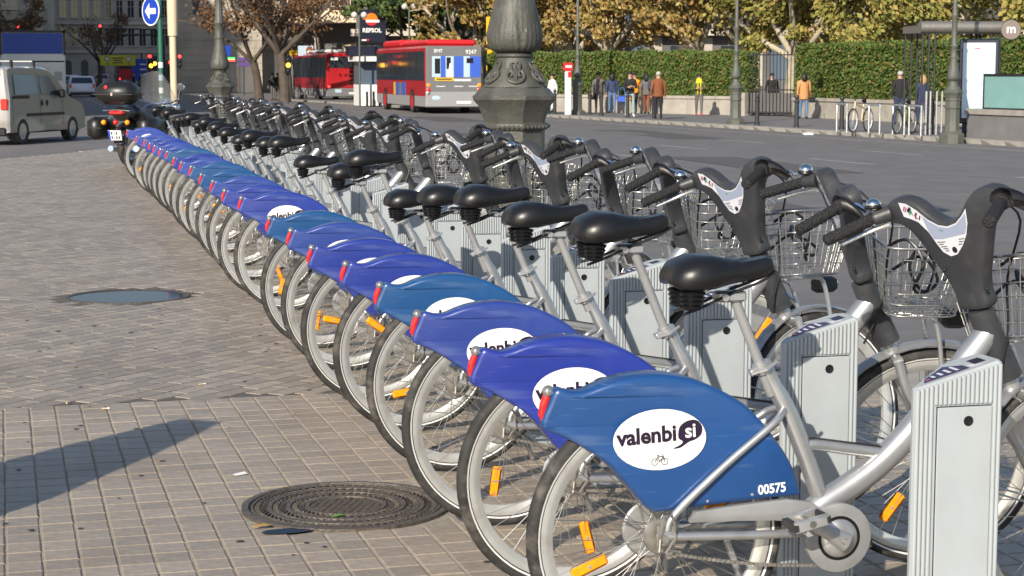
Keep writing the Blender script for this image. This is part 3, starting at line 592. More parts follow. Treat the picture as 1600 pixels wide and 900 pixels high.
for i,b in enumerate(bikes):
    b.location=(1.495+XO[i],YS[i],0); b.rotation_euler=(R(rng.uniform(-1.2,1.2)) if i else 0,0,R(rng.uniform(-1.6,1.6)) if i else 0)
    hue='faded teal-blue' if CB[i] is T_ or i==0 else 'violet-blue'
    b['group']='hire bicycles docked in a row'
    b['label']='nearest hire bicycle, blue fender marked 00575, facing right' if i==0 else ('farthest hire bicycle of the row, beside the motorcycle' if i==21 else f'{ORD[i]} hire bicycle of the row from the camera, {hue} rear fender')
    st=Matrix.Translation(AX0)@Matrix.Rotation(R(ST[i]),4,AXD)@Matrix.Translation(-AX0)
    for c in b.children:
        n=c.name.split('.')[0]
        if n=='rear_fender':
            c.color=CB[i]
        if n in STEER: c.matrix_local=st@Matrix.Translation(c.location)
        if n in('saddle','seatpost'): c.location=spd*SH[i]
        if n=='crank_arm' and i: c.matrix_local=Matrix.Translation((.474,0,.311))@Matrix.Rotation(CR[i],4,'Y')@Matrix.Translation((-.474,0,-.311))
        if n=='rear_wheel' and i: c.rotation_euler=(0,rng.uniform(0,6),0)
        if n=='saddle' and i: c.location+=Vector((0,0,0)); 
text('fleet_number','00575',.034,'decal',[c for c in bike0.children if c.name.startswith('rear_fender')][0],(.293,-.0512,.447),(PI/2,-R(3.5),0),.0009,.9)
# ---------------------------------------------------------------- docking posts
def make_post():
    p=thing('docking_post','x','docking post'); W=.226; top=lambda x:.755+.06*x/W
    O=[(0,.01),(.004,0),(W-.006,0),(W,.006),(W,.1),(W-.02,.125),(.15,.125),(.13,.12),(.012,.035),(.002,.024)]
    m=MB().use('postgrey'); L=len(O)
    m.add([(x,y,0) for x,y in O]+[(x,y,top(x)-.006) for x,y in O]+[(x+( .006 if x<.1 else -.006),y+(.006 if y<.02 else -.006),top(x)) for x,y in O],[tuple(range(L-1,-1,-1)),tuple(range(2*L,3*L))]+[(r*L+i,r*L+(i+1)%L,(r+1)*L+(i+1)%L,(r+1)*L+i) for r in range(2) for i in range(L)])
    m.box(-.06,W+.05,-.04,.17,-.002,.012); m.box(.1,.3,.1,.16,.06,.1); bd=m.build('body',p,False)
    m=MB().use('postgrey')
    xs=[.007+.0118*k for k in range(19)]
    for x in xs:
        z0=.02 if (x<.052 or x>.2) else .714; r=.0052
        n=5; z1=top(x)-.008; P=[(x+r*math.cos(PI+PI*k/n),-.001+r*.85*math.sin(PI+PI*k/n)) for k in range(n+1)]
        m.add([(a,b_,z0) for a,b_ in P]+[(a,b_,z1) for a,b_ in P]+[(x,.0008,z1+.004)],[(k,k+1,k+n+2,k+n+1) for k in range(n)]+[(n+1+k,n+2+k,2*n+2) for k in range(n)])
    m.build('ribs',bd)
    m=MB().use('black'); m.box(.0555,.1985,-.0012,.0006,.03,.709); m.build('door_gap',bd,False)
    m=MB().use('doorgrey'); m.bbox(.0575,.1985,-.0052,.0,.032,.7065,.0014); dr=m.build('door_panel',p,False)
    m=MB().use('black'); m.lathe([(0,-.0054),(.0105,-.0056),(.0125,-.0062),(.0125,-.004)],18,'y',(.137,0,.672)); m.build('lock',dr)
    m=MB().use('purplelabel'); e=.0012; Q=[(.03,.018),(.15,.02),(.15,.1),(.13,.106),(.045,.044)]; m.add([(x,y,top(x)+e) for x,y in Q],[tuple(range(5))]); m.use('platewhite'); Q=[(.155,.02),(.215,.02),(.215,.1),(.155,.1)]; m.add([(x,y,top(x)+e) for x,y in Q],[(0,1,2,3)])
    m.use('ink'); Q=[(.17,.035),(.2,.035),(.2,.08),(.17,.08)]; m.add([(x,y,top(x)+e*1.6) for x,y in Q],[(0,1,2,3)]); m.use('platewhite')
    for k in range(4): x=.06+.02*k; m.add([(a,b_,top(a)+e*1.6) for a,b_ in ((x,.03),(x+.008,.03),(x+.008,.05+.008*k),(x,.05+.008*k))],[(0,1,2,3)])
    m.use('platered'); m.add([(a,b_,top(a)+e*1.6) for a,b_ in ((.036,.022),(.05,.022),(.05,.034),(.044,.034))],[(0,1,2,3)]); m.build('top_label',p,False)
    return p
p0=make_post(); NP=27
posts=[p0]+[copy_tree(p0) for _ in range(NP-1)]
for i,p in enumerate(posts):
    p.location=(2.0,3.955+.8*i+(.012*(i-4) if i>4 else 0),0); p['group']='docking posts in a row'; p.rotation_euler=(0,0,R(rng.uniform(-.8,.8)))
    p['label']='grey ribbed docking post nearest the camera, cut off at the bottom edge' if i==0 else (f'{ORD[i]} grey docking post of the row from the camera' if i<NP-1 else 'last grey docking post at the far end of the row')
# ---------------------------------------------------------------- ornate lamp standards
def ornate_lamp(name,label,loc,k=1.0,fine=True,m_='castiron',top=6.5,rz=0,globes=False,group=None):
    t=thing(name,label,'street lamp',loc,rz,group); n=48 if fine else 16
    hx=lambda a,h:math.cos(PI/8)/math.cos((a%(PI/4))-PI/8)
    m=MB().use(m_)
    z=lambda v:v*k
    m.lathe([(r*k,z(h)) for r,h in ((.34,-.25),(.34,.12),(.31,.15),(.22,.2),(.2,.24),(.195,.78),(.2,.8)) ],n if fine else 16,mod=hx); m.build('plinth',t,ang=25)
    m=MB().use(m_); m.lathe([(r*k,z(h)) for r,h in ((.2,.8),(.218,.81),(.222,.83),(.218,.85),(.2,.86),(.2,1.0),(.218,1.01),(.223,1.03),(.218,1.05),(.2,1.06),(.205,1.08),(.238,1.17),(.275,1.215),(.278,1.24),(.262,1.25),(.235,1.285),(.19,1.31))],n if fine else 16,mod=hx); cn=m.build('cornice',t,ang=25)
    if fine:
        for zz,rr in ((.83,.226),(1.03,.227)):
            m=MB().use(m_)
            for q in range(44): a=2*PI*q/44; r=rr*hx(a,0)-.003; m.sph((r*math.cos(a)*k,r*math.sin(a)*k,zz*k),.0145*k,6,4)
            m.build('beading',cn)
    m=MB().use(m_); m.lathe([(r*k,z(h)) for r,h in ((.205,1.3),(.185,1.34),(.15,1.385),(.125,1.43),(.115,1.47),(.11,1.5),(.122,1.51),(.122,1.525),(.105,1.535))],n); sk=m.build('leaf_skirt',t,ang=50)
    if fine:
        m=MB().use(m_)
        for q in range(6):
            a=2*PI*q/6+.3
            def P(da,h,r): return (r*math.cos(a+da)*k,r*math.sin(a+da)*k,h*k)
            for sg in (-1,1):
                m.tube(cr([P(0,1.33,.2),P(sg*.2,1.345,.195),P(sg*.32,1.375,.173),P(sg*.25,1.41,.15),P(sg*.12,1.395,.158),P(sg*.17,1.37,.172)],4),.011*k,6)
                m.tube(cr([P(0,1.36,.182),P(sg*.16,1.42,.146),P(sg*.22,1.46,.125),P(sg*.08,1.47,.122)],4),.009*k,6)
            m.tube([P(0,1.33,.2),P(0,1.4,.152),P(0,1.455,.128)],[.012*k,.016*k,.006*k],6)
        m.build('scrollwork',sk)
    m=MB().use(m_)
    nb=96 if fine else 16
    prof=[(.085,1.53),(.13,1.545),(.155,1.57),(.168,1.61),(.17,1.66),(.162,1.72),(.148,1.79),(.13,1.87),(.113,1.95),(.1,2.02),(.093,2.08),(.09,2.13)]
    def md(a,h):
        if not fine: return 1
        u=(h/k-1.53)/.6; ph=(a*4/(2*PI))%1-.5; lobe=abs(ph)*2
        edge=.75-1.0*(u-.35)**2
        g=.022*math.sin(46*(lobe*(1.2-.5*u))+9*u) if lobe<1-.55*u else .012*math.sin(a*28)
        return 1+g*(1-u*.5)+(.05 if lobe<1-.75*u else 0)*(1-u)
    pf=cr([(r,h,0) for r,h in prof],4 if fine else 1); m.lathe([(p.x*k,p.y*k) for p in pf],nb,mod=md); m.build('acanthus_bulb',t,ang=70)
    m=MB().use(m_); fl=(lambda a,h:1+.03*math.cos(12*a)) if fine else None
    m.lathe([(r*k,z(h)) for r,h in ((.098,2.13),(.104,2.15),(.098,2.18),(.085,2.2),(.082,2.4),(.1,2.42),(.1,2.46),(.075,2.5),(.07,3.2),(.085,3.22),(.085,3.28),(.06,3.32),(.05,top/k))],n,mod=fl); m.build('shaft',t,ang=50)
    m=MB().use(m_)
    for s in (-1,1): m.tube(cr([(0,0,top-.6),(s*.3,0,top-.3),(s*.7,0,top-.2),(s*.9,0,top-.45)],4),.025,6)
    m.build('bracket',t)
    for s in (-1,1):
        m=MB().use('globe'); m.sph((s*.9,0,top-.7),.2,12,8); m.build('lantern',t)
    return t
ornate_lamp('street_lamp','large dark cast-iron lamp standard with leafy bulb and octagonal base behind the bikes',(3.23,12.5,.09),1.0,True).scale=(1.08,1.08,1.0)
ornate_lamp('street_lamp','weathered grey lamp standard behind the motorcycle',(3.5,36.2,-.02),1.0,True,'castiron')
for x,y,l in ((22.55,58,'far side lamp standard standing left of the garden gate'),(23.1,44,'far side lamp standard in front of the map panel of the metro lift'),(21.33,72.4,'far side lamp standard beside the white and red bus stop totem')):
    ornate_lamp('street_lamp',l,(x,y,-.25),.98,False,'farcast',6.5,group='lamp standards on the far pavement')
# ---------------------------------------------------------------- motorcycle
def motorcycle(loc,rz):
    t=thing('touring_motorcycle','dark touring motorcycle with top case, panniers and windshield, parked past the last bikes','motorcycle',loc,rz)
    def wh(x):
        m=MB().use('rubber'); m.lathe([(.24,-.05),(.3,-.055),(.33,-.03),(.335,0),(.33,.03),(.3,.055),(.24,.05)],28,'y',(x,0,.335),closed=True); w_=m.build('wheel',t); m=MB().use('chrome'); m.lathe([(.05,-.03),(.22,-.03),(.24,-.045),(.24,.045),(.22,.03),(.05,.03)],24,'y',(x,0,.335),closed=True); m.build('rim',w_)
    wh(0); wh(1.6)
    m=MB().use('motoblack'); m.lathe([(.35,-.08),(.37,0),(.35,.08)],14,'y',(0,0,.335),a0=R(15),a1=R(175)); m.lathe([(.35,-.07),(.365,0),(.35,.07)],14,'y',(1.6,0,.335),a0=R(20),a1=R(160)); m.bbox(.45,1.15,-.2,.2,.25,.6,.08); m.tube([(.3,0,.62),(1.2,0,.7),(1.35,0,.9)],.06,8); m.build('chassis',t)
    m=MB().use('chrome')
    for s in (-1,1): m.tube(cr([(1.0,s*.2,.3),(.6,s*.24,.24),(.0,s*.22,.26),(-.18,s*.22,.28)],3),[.03]*6+[.05]*4,10); m.tube([(1.3,s*.1,.85),(1.6,s*.1,.34)],.028,8)
    m.build('exhaust',t)
    m=MB().use('motonavy'); m.sph((.98,0,.83),.3,16,10,(1.05,.55,.5)); m.build('fuel_tank',t)
    m=MB().use('saddle'); m.tube(cr([(-.25,0,.83),(.0,0,.84),(.2,0,.82),(.35,0,.76),(.7,0,.76)],4),[.12]*5+[.15]*12,12,sx=1.25); m.build('seat',t)
    for s in (-1,1):
        m=MB().use('motoblack'); m.bbox(-.38,.25,s*.42-.13,s*.42+.13,.42,.78,.07); pn=m.build('pannier',t,ang=85); m=MB().use('darkmetal'); m.box(-.37,.24,s*.42-.135,s*.42+.135,.60,.612); m.build('seam',pn,False)
    m=MB().use('motoblack'); m.bbox(-.55,-.08,-.33,.33,.98,1.33,.1); tc=m.build('top_case',t,ang=85)
    m=MB().use('darkmetal'); m.box(-.556,-.08,-.334,.334,1.13,1.145); m.build('seam',tc,False)
    m=MB().use('redlens'); m.lathe([(0,-.56),(.028,-.556),(.03,-.54)],12,'x',(0,.1,1.25)); m.build('reflector',tc); m=MB().use('chrome'); m.bbox(-.565,-.54,-.02,.02,1.11,1.17,.006); m.build('latch',tc)
    m=MB().use('redlens'); m.bbox(-.44,-.3,-.12,.12,.82,.88,.02); m.build('tail_light',t)
    m=MB().use('chrome'); m.tube([(-.4,-.22,.885),(-.42,0,.9),(-.4,.22,.885),(.1,.2,.86)],.012,6); m.build('rack',t)
    for y,mm in ((-.2,'orangelens'),(0,'redlens'),(.2,'orangelens')):
        m=MB().use(mm); m.sph((-.44,y,.70),.042,10,7); m.build('rear_lamp',t)
    m=MB().use('white'); T=Matrix.Translation((-.47,0,.5))@Matrix.Rotation(R(-16),4,'Y'); m.box(-.004,.004,-.11,.11,-.08,.08,T); np=m.build('number_plate',t,False); m=MB().use('signblue'); m.box(-.0055,-.004,.075,.11,-.078,.078,T); m.build('blue_band',np,False)
    m=MB().use('ink'); 
    for r,zz in ((3,.035),(4,-.035)):
        for q in range(r): y=.05-.04*q; m.box(-.0055,-.004,y-.012,y+.012,zz-.022,zz+.022,T) if q!=1 else m.box(-.0055,-.004,y-.004,y+.004,zz-.022,zz+.022,T)
    m.build('plate_characters',np,False,kind='stuff')
    # windshield: curved clear sheet
    m=MB().use('windscreen'); vs=[]; a_,b_=9,6
    for i in range(b_):
        u=i/(b_-1)
        for k in range(a_): v=-1+2*k/(a_-1); wd=.3*(1-.35*u**2); vs.append((1.42-.32*u-.14*v*v,v*wd,.98+.52*u-.06*u*v*v))
    q=len(vs); vs+=[(x-.004,y,z) for x,y,z in vs]; fs=[(i*a_+k,i*a_+k+1,(i+1)*a_+k+1,(i+1)*a_+k) for i in range(b_-1) for k in range(a_-1)]; m.add(vs,fs+[tuple(x+q for x in f) for f in fs]); m.build('windshield',t,ang=80)
    m=MB().use('chrome'); m.sph((1.47,0,.93),.13,14,9); m.sph((1.43,.2,.9),.07,10,7); m.sph((1.43,-.2,.9),.07,10,7); m.build('headlight',t)
    m=MB().use('chrome'); m.tube(cr([(1.0,-.44,1.02),(1.15,-.36,1.03),(1.3,-.12,.97),(1.3,.12,.97),(1.15,.36,1.03),(1.0,.44,1.02)],4),.014,8); m.use('grip').tube([(1.02,-.43,1.02),(.9,-.5,1.0)],.02,8); m.tube([(1.02,.43,1.02),(.9,.5,1.0)],.02,8); m.build('handlebar',t)
    for s in (-1,1):
        m=MB().use('chrome'); m.tube([(1.12,s*.38,1.03),(1.1,s*.42,1.2)],.007,6); m.sph((1.09,s*.44,1.24),.075,14,8,(.25,1,.72)); m.use('mirror').lathe([(0,1.068),(.06,1.069)],16,'x',(0,s*.44,1.24),cap=False); m.build('mirror',t)
    return t
motorcycle((1.45,30.2,0),R(62))
# ---------------------------------------------------------------- cars, van, truck, buses
def wheelpart(t,x,y,r,w_=.2,rimm='alloy'):
    m=MB().use('rubber'); m.lathe([(r*.64,-w_/2),(r*.95,-w_/2),(r,-w_/2+.03),(r,w_/2-.03),(r*.95,w_/2),(r*.64,w_/2)],24,'y',(x,y,r),closed=True); w=m.build('wheel',t)
    s=-1 if y<0 else 1; m=MB().use(rimm); o=s*(w_/2-.03); m.lathe([(0,o+s*.015),(r*.2,o+s*.02),(r*.35,o+s*.0),(r*.6,o+s*.012),(r*.66,o)],20,'y',(x,y,r),cap=False)
    for k in range(7): a=2*PI*k/7; m.box(-.02,.02,-.01,.01,r*.2,r*.62,Matrix.Translation((x,y+o+s*.012,r))@Matrix.Rotation(a,4,'Y'))
    m.build('rim',w)
def car(name,label,loc,rz,prof,W,belt,paint,wheels,r,side,rear,front,roofin=.13,extra=None,group=None,cat='car'):
    # prof: closed side outline (x,z), rear at x=0, front at +x; side windows: list of polygons; rear/front: window polygons on the end faces given as (x,z) line
    t=thing(name,label,cat,loc,rz,group); m=MB().use(paint); H=max(z for x,z in prof)
    def yw(z): return W/2*(1-.02*abs(z-.6)) - (roofin*max(0,(z-belt)/(H-belt)) if z>belt else 0)
    P=[p for p in cr([(x,z,0) for x,z in prof],3,True)]; L=len(P); vs=[]
    for s,ins in ((-1,.05),(-1,.0),(1,.0),(1,.05)):
        cx=sum(p.x for p in P)/L; cz=sum(p.y for p in P)/L
        for p in P:
            dx,dz=p.x-cx,p.y-cz; d=math.hypot(dx,dz); y=yw(p.y)-(0 if ins else .07)
            q=(p.x-dx/d*ins,p.y-dz/d*ins); vs.append((q[0],s*(y if ins else y),q[1]))
    # order: outer side face (inset), then edge
    fs=[(r_*L+i,r_*L+(i+1)%L,(r_+1)*L+(i+1)%L,(r_+1)*L+i) for r_ in range(3) for i in range(L)]+[tuple(range(L-1,-1,-1)),tuple(3*L+i for i in range(L))]
    m.add(vs,fs); body=m.build('body',t,ang=35)
    for poly in side:
        for s in (-1,1):
            m=MB().use('glass'); Q=[(x,s*(yw(z)+.012),z) for x,z in poly]; n=len(Q); m.add(Q+[(x,y-s*.03,z) for x,y,z in Q],[tuple(range(n))]+[(i,(i+1)%n,(i+1)%n+n,i+n) for i in range(n)]); m.build('side_window',t,False)
    for nm,(x0,z0,x1,z1,mt) in (('rear_window',rear),('windscreen',front)):
        m=MB().use(mt); w0,w1=yw(z0)-.14,yw(z1)-.14; e=-.02 if nm=='rear_window' else .03
        m.add([(x0+e,-w0,z0),(x0+e,w0,z0),(x1+e,w1,z1+.01),(x1+e,-w1,z1+.01),(x0-e,-w0,z0-.02),(x0-e,w0,z0-.02),(x1-e,w1,z1-.01),(x1-e,-w1,z1-.01)],[(0,1,2,3),(0,1,5,4),(1,2,6,5),(2,3,7,6),(3,0,4,7)]); m.build(nm,t,False)
    for x in wheels:
        for s in (-1,1):
            wheelpart(t,x,s*(W/2-.1),r)
            m=MB().use('black'); m.lathe([(r*.8,s*(W/2-.03)),(r*1.16,s*(W/2-.008)),(r*1.2,s*(W/2-.06))],18,'y',(x,0,r),a0=R(-15),a1=R(195)); m.build('wheel_arch',t)
    for s in (-1,1):
        m=MB().use('redlens'); m.bbox(-.03,.06,s*(W/2-.12)-.08,s*(W/2-.12)+.09,belt-.28,belt-.02,.02); m.build('tail_light',t)
        m=MB().use('black'); xm=front[0]-.55; m.bbox(xm,xm+.1,s*(W/2+.09)-.09,s*(W/2+.09)+.09,belt-.02,belt+.18,.03); m.build('wing_mirror',t)
    m=MB().use('black'); m.bbox(-.05,.1,-W/2+.08,W/2-.08,.22,.42,.03); m.build('bumper',t)
    m=MB().use('white'); m.box(-.062,-.045,-.24,.24,.5,.6); m.build('number_plate',t,False)
    if extra: extra(t,yw)
    return t
VP=[(0,.35),(.0,.8),(.05,1.3),(.14,1.72),(.35,1.8),(1.5,1.83),(2.3,1.78),(2.75,1.55),(3.2,1.16),(3.45,1.06),(3.95,.92),(4.12,.72),(4.14,.4),(4.0,.28),(2,.26),(.2,.28)]
def vanx(t,yw):
    for s in (-1,1):
        m=MB().use('alloy'); m.tube([(.5,s*.62,1.9),(1.9,s*.62,1.92)],.001,4); 
        m=MB().use('black'); m.box(.9,2.9,s*(yw(.75)+.0)-.012,s*(yw(.75))+.012,.66,.73); m.build('rub_strip',t,False)
        m=MB().use('black'); m.box(.25,1.05,s*yw(1.1)-.012,s*yw(1.1)+.012,1.08,1.15); m.build('door_rail',t,False)
        for x,z0,z1 in ((1.63,.42,1.08),(1.63,1.08,1.7),(2.86,.42,1.1),(.2,.5,1.1)): m=MB().use('black'); m.add([(x-.006,s*(yw(z0)+.003),z0),(x+.006,s*(yw(z0)+.003),z0),(x+.006,s*(yw(z1)+.003),z1),(x-.006,s*(yw(z1)+.003),z1)],[(0,1,2,3)]); m.build('door_seam',t,False)
        for x in (1.72,2.0): m=MB().use('black'); m.sph((x,s*yw(.96),.96),.075,10,6,(.8,.25,1)); m.build('door_handle',t)
    for x in (.55,1.7):
        m=MB().use('alloy'); m.bbox(x-.03,x+.03,-.68,.68,1.93,1.97,.01); b_=m.build('roof_bar',t); 
        for s in (-1,1): m=MB().use('black'); m.bbox(x-.04,x+.04,s*.66-.03,s*.66+.03,1.76,1.975,.015); m.build('bar_foot',b_)
car('van','silver small van with roof bars, cut off at the left edge','q',0,VP,1.7,1.1,'carsilver',(.68,3.38),.31,[[(.35,1.17),(1.58,1.17),(1.55,1.62),(.42,1.64)],[(1.72,1.17),(2.72,1.13),(2.6,1.28),(2.25,1.6),(1.74,1.63)]],(.06,1.2,.13,1.66,'glass'),(3.1,1.2,2.45,1.72,'glass'),.12,vanx,cat='van') if False else None
v=car('van','silver small van with roof bars, cut off at the left edge',(-1.3,44.9,-.22),R(90-26),VP,1.7,1.1,'carsilver',(.68,3.38),.31,[[(.35,1.17),(1.58,1.17),(1.55,1.62),(.42,1.64)],[(1.72,1.17),(2.72,1.13),(2.6,1.28),(2.25,1.6),(1.74,1.63)]],(.06,1.2,.13,1.66,'glass'),(3.1,1.2,2.45,1.72,'glass'),.12,vanx,cat='van')
HP=[(0,.4),(0,.75),(.1,.95),(.25,1.02),(.62,1.38),(1.0,1.46),(2.0,1.45),(2.6,1.25),(3.0,.98),(3.9,.82),(4.15,.62),(4.15,.35),(3.9,.24),(2,.22),(.2,.26)]
hs=[[(.55,1.0),(1.5,1.0),(1.5,1.36),(.85,1.36)],[(1.56,1.0),(2.75,1.0),(2.35,1.27),(1.95,1.37),(1.56,1.37)]]
car('hatchback','white hatchback driving away down the street beside the truck',(3.2,127,-.3),R(91),HP,1.76,.98,'carwhite',(.75,3.3),.31,hs,(.2,1.03,.55,1.36,'glass'),(2.98,1.0,2.3,1.4,'glass'),group='cars in the shaded street')
car('hatchback','pale car partly hidden beyond the white hatchback',(3.0,160,-.3),R(90),HP,1.76,.98,'carwhite',(.75,3.3),.31,hs,(.2,1.03,.55,1.36,'glass'),(2.98,1.0,2.3,1.4,'glass'),group='cars in the shaded street')
mat('carpink',(.5,.36,.38),.4)
car('hatchback','small pinkish car farther along the street under the yellow sign',(7.2,205,-.3),R(90),HP,1.76,.98,'carpink',(.75,3.3),.31,hs,(.2,1.03,.55,1.36,'glass'),(2.98,1.0,2.3,1.4,'glass'),group='cars in the shaded street')
# box truck
t=thing('box_truck','white box truck with blue upper rear panel behind the van','truck',(.05,76,-.27),R(90))
m=MB().use('truckwhite'); m.bbox(0,5.6,-1.24,1.24,.75,3.35,.03); m.build('box',t,False)
m=MB().use('truckblue'); m.box(-.03,.0,-1.15,1.15,2.45,3.25); m.build('blue_panel',t,False)
m=MB().use('darkmetal'); m.box(-.05,-.001,-1.25,-1.17,2.4,3.35); m.box(-.05,-.001,1.17,1.25,2.4,3.35); m.box(-.05,-.001,-1.25,1.25,3.27,3.36); m.build('frame',t,False)
for z in (.8,1.15,1.5,1.85,2.12): m=MB().use('truckwhite'); m.box(-.03,-.001,-1.2,1.2,z,z+.24 if z>2 else z+.32); m.build('board',t,False)
m=MB().use('chaingrey'); m.box(-.045,-.03,-1.1,-.8,1.4,1.75); m.box(-.045,-.03,-.72,-.42,.8,1.35); m.build('hatch',t,False)
m=MB().use('carwhite'); m.bbox(5.7,7.3,-1.1,1.1,.5,2.5,.15); m.use('darkmetal').box(0,7,-.5,.5,.5,.75); m.build('cab',t,False)
for x in (1.2,6.4):
    for s in (-1,1): wheelpart(t,x,s*.95,.45,.28)
for s in (-1,1): m=MB().use('lampred'); m.bbox(-.06,0,s*1.1-.1,s*1.1+.1,.6,.7,.01); m.build('tail_light',t)
def bus(label,loc,rz,rearkind,num,grp='red city buses'):
    t=thing('city_bus',label,'bus',loc,rz,grp); W=1.25;L=12
    grey=rearkind=='ad'; m=MB().use('busred'); m.bbox(.06,L,-W,W,.35,2.95,.1); m.build('body',t,ang=20)
    m=MB().use('buslightgrey'); m.bbox(.04,L-.2,-W-.012,W+.012,.3,.78,.03); m.build('skirt',t,ang=20)
    for s in (-1,1):
        y=s*(W+.012)
        m=MB().use('glass'); y0,y1=sorted((y,y-s*.04)); m.box(.35,L-.1,y0,y1,1.45,2.72); gl=m.build('window_band',t,False)
        for x in (2.0,3.5,5,6.5,8,9.5): m=MB().use('black'); q0,q1=sorted((y,y+s*.008)); m.box(x,x+.06,q0,q1,1.45,2.72); m.build('window_bar',gl,False)
        for x in (3.0,9.6):
            m=MB().use('black'); m.lathe([(0,s*(W+.004)),(.56,s*(W+.016))],20,'y',(x,0,.5),cap=False); m.build('wheel_arch',t,False)
            m=MB().use('rubber'); q=s*(W-.1); m.lathe([(.3,q-.12),(.48,q-.12),(.48,q+.13),(.3,q+.13)],22,'y',(x,0,.48),closed=True); w_=m.build('wheel',t); m=MB().use('brightred' if grey else 'busgrey'); m.lathe([(0,q+s*.1),(.15,q+s*.16),(.3,q+s*.13)],18,'y',(x,0,.48),cap=False); m.build('rim',w_)
        if grey:
            for x0,x1,mm in ((4.6,5.4,'adblue'),(5.4,6.1,'busgrey'),(6.1,6.9,'adblue'),(6.9,7.4,'yellow')): m=MB().use(mm); q0,q1=sorted((y-s*.02,y+s*.006)); m.box(x0,x1,q0,q1,.78,1.35); m.build('side_advert',t,False)
    if grey:
        m=MB().use('brightred'); m.bbox(.4,6.2,-1.1,1.1,2.96,3.22,.1); m.bbox(6.6,11,-1.1,1.1,2.96,3.3,.1); m.build('roof_pod',t,ang=20)
        m=MB().use('busgrey'); m.bbox(.0,.14,-W+.01,W-.01,.82,2.94,.04); rp=m.build('rear_panel',t,ang=20)
        m=MB().use('buslightgrey'); m.bbox(-.02,.14,-W-.005,W+.005,.3,.98,.04); m.build('rear_bumper',t,ang=20)
        for y0,y1,mm in ((.98,.6,'adpale'),(.6,.38,'adblue'),(.38,.02,'adpale'),(0,-.42,'adblue'),(-.42,-.7,'adpale'),(-.7,-1.18,'adblue')):
            m=MB().use(mm); m.box(-.012,.0,y1,y0,1.6,2.5); m.build('advert_panel',rp,False)
        m=MB().use('black'); m.box(-.016,-.012,.62,.86,1.75,2.4); m.box(-.016,-.012,.15,.34,1.95,2.45); m.box(-.016,-.012,-.85,-.55,2.2,2.42); m.use('white').add([(-.017,.3,1.6),(-.017,.05,1.6),(-.017,.14,2.2),(-.017,.2,2.2)],[(0,1,2,3)]); m.build('advert_figure',rp,False)
        m=MB().use('yellow'); m.box(-.014,.0,.02,.86,1.44,1.58); m.build('advert_strip',rp,False); m=MB().use('platewhite'); m.box(-.014,.0,-.75,.0,1.42,1.52); m.build('advert_strip',rp,False)
        m=MB().use('ink'); m.box(-.016,-.014,.1,.78,1.485,1.535); m.build('advert_print',rp,False)
        text('operator_name','EMT',.2,'white',rp,(-.006,.7,2.72),(PI/2,0,-PI/2),.004); text('fleet_number',num,.24,'white',rp,(-.006,-.75,2.68),(PI/2,0,-PI/2),.004)
        for y,s_ in ((.6,''),(-.2,''),(-.85,'')): m=MB().use('platewhite'); m.box(-.006,0,y-.2,y+.2,1.18,1.22); m.build('sponsor_print',rp,False)
        m=MB().use('adpale'); m.sph((-.02,.8,.7),.2,12,7,(.06,1,.5)); m.build('logo_patch',t)
    else:
        m=MB().use('white'); m.bbox(3,10.5,-.95,.95,2.96,3.2,.1); m.build('roof_pod',t,ang=20)
        m=MB().use('glass'); m.box(.03,.08,-1.12,1.12,2.05,2.75); m.build('rear_window',t,False)
        m=MB().use('busred'); m.bbox(.02,.12,-W+.02,W-.02,.85,2.0,.03); rp=m.build('rear_panel',t,ang=20)
        for z in (1.0,1.25,1.5,1.75): m=MB().use('darkmetal'); m.box(.012,.03,-1.1,-.15,z,z+.12); m.build('vent',rp,False)
        m=MB().use('busgrey'); m.bbox(-.02,.14,-W-.005,W+.005,.3,.82,.04); m.build('rear_bumper',t,ang=20)
        text('fleet_number',num,.26,'white',t,(.02,-.7,2.6),(PI/2,0,-PI/2),.004); m=MB().use('white'); m.box(.02,.032,.55,1.0,2.52,2.68); m.build('route_plate',t,False)
        m=MB().use('adpale'); m.box(-.028,-.02,.35,.75,.55,.75); m.build('logo_patch',t,False)
    for s in (-1,1):
        for z,mm in (((1.25,'orangelens'),(1.05,'redlens'),(.9,'clearlens')) if grey else ((.92,'lampred'),)): m=MB().use(mm); m.sph((-.01,s*(W-.12),z),.1,10,7,(.3,.9,.9)); m.build('tail_light',t)
    m=MB().use('white'); m.box(-.04,-.02,-.75,-.1,.45,.56); m.build('number_plate',t,False)
    return t
bus('red bus with grey rear and blue advert, numbered 9247, right of the fuel sign',(17.75,79.2,-.36),R(90),'ad','9247')
bus('red bus with louvred red rear, left of the white fuel kiosk',(18.7,113.5,-.36),R(92),'louvre','5113')
t=bus('small looking dark red bus far down the shaded street',(10.7,215,-.3),R(90),'louvre','')
# unseen tapered block added outside the left edge to cast the slanting shadow
t=thing('shadow_caster','tall tapering block just off the left edge, added to cast the slanting shadow on the pavers','shadow caster',(-1.36,5.3,0),R(-37))
m=MB().use('postgrey')
for z0,z1,a,b in ((0,.95,.31,.3),(.95,1.35,.3,.22),(1.35,1.74,.22,.1)): m.add([(-a,-.12,z0),(a,-.12,z0),(a,.12,z0),(-a,.12,z0),(-b,-.1,z1),(b,-.1,z1),(b,.1,z1),(-b,.1,z1)],[(0,1,5,4),(1,2,6,5),(2,3,7,6),(3,0,4,7),(4,5,6,7)])
m.build('caster_body',t,False); m=MB().use('signblue'); m.box(-.14,.14,-.128,-.118,1.0,1.25); m.build('caster_panel',t,False)
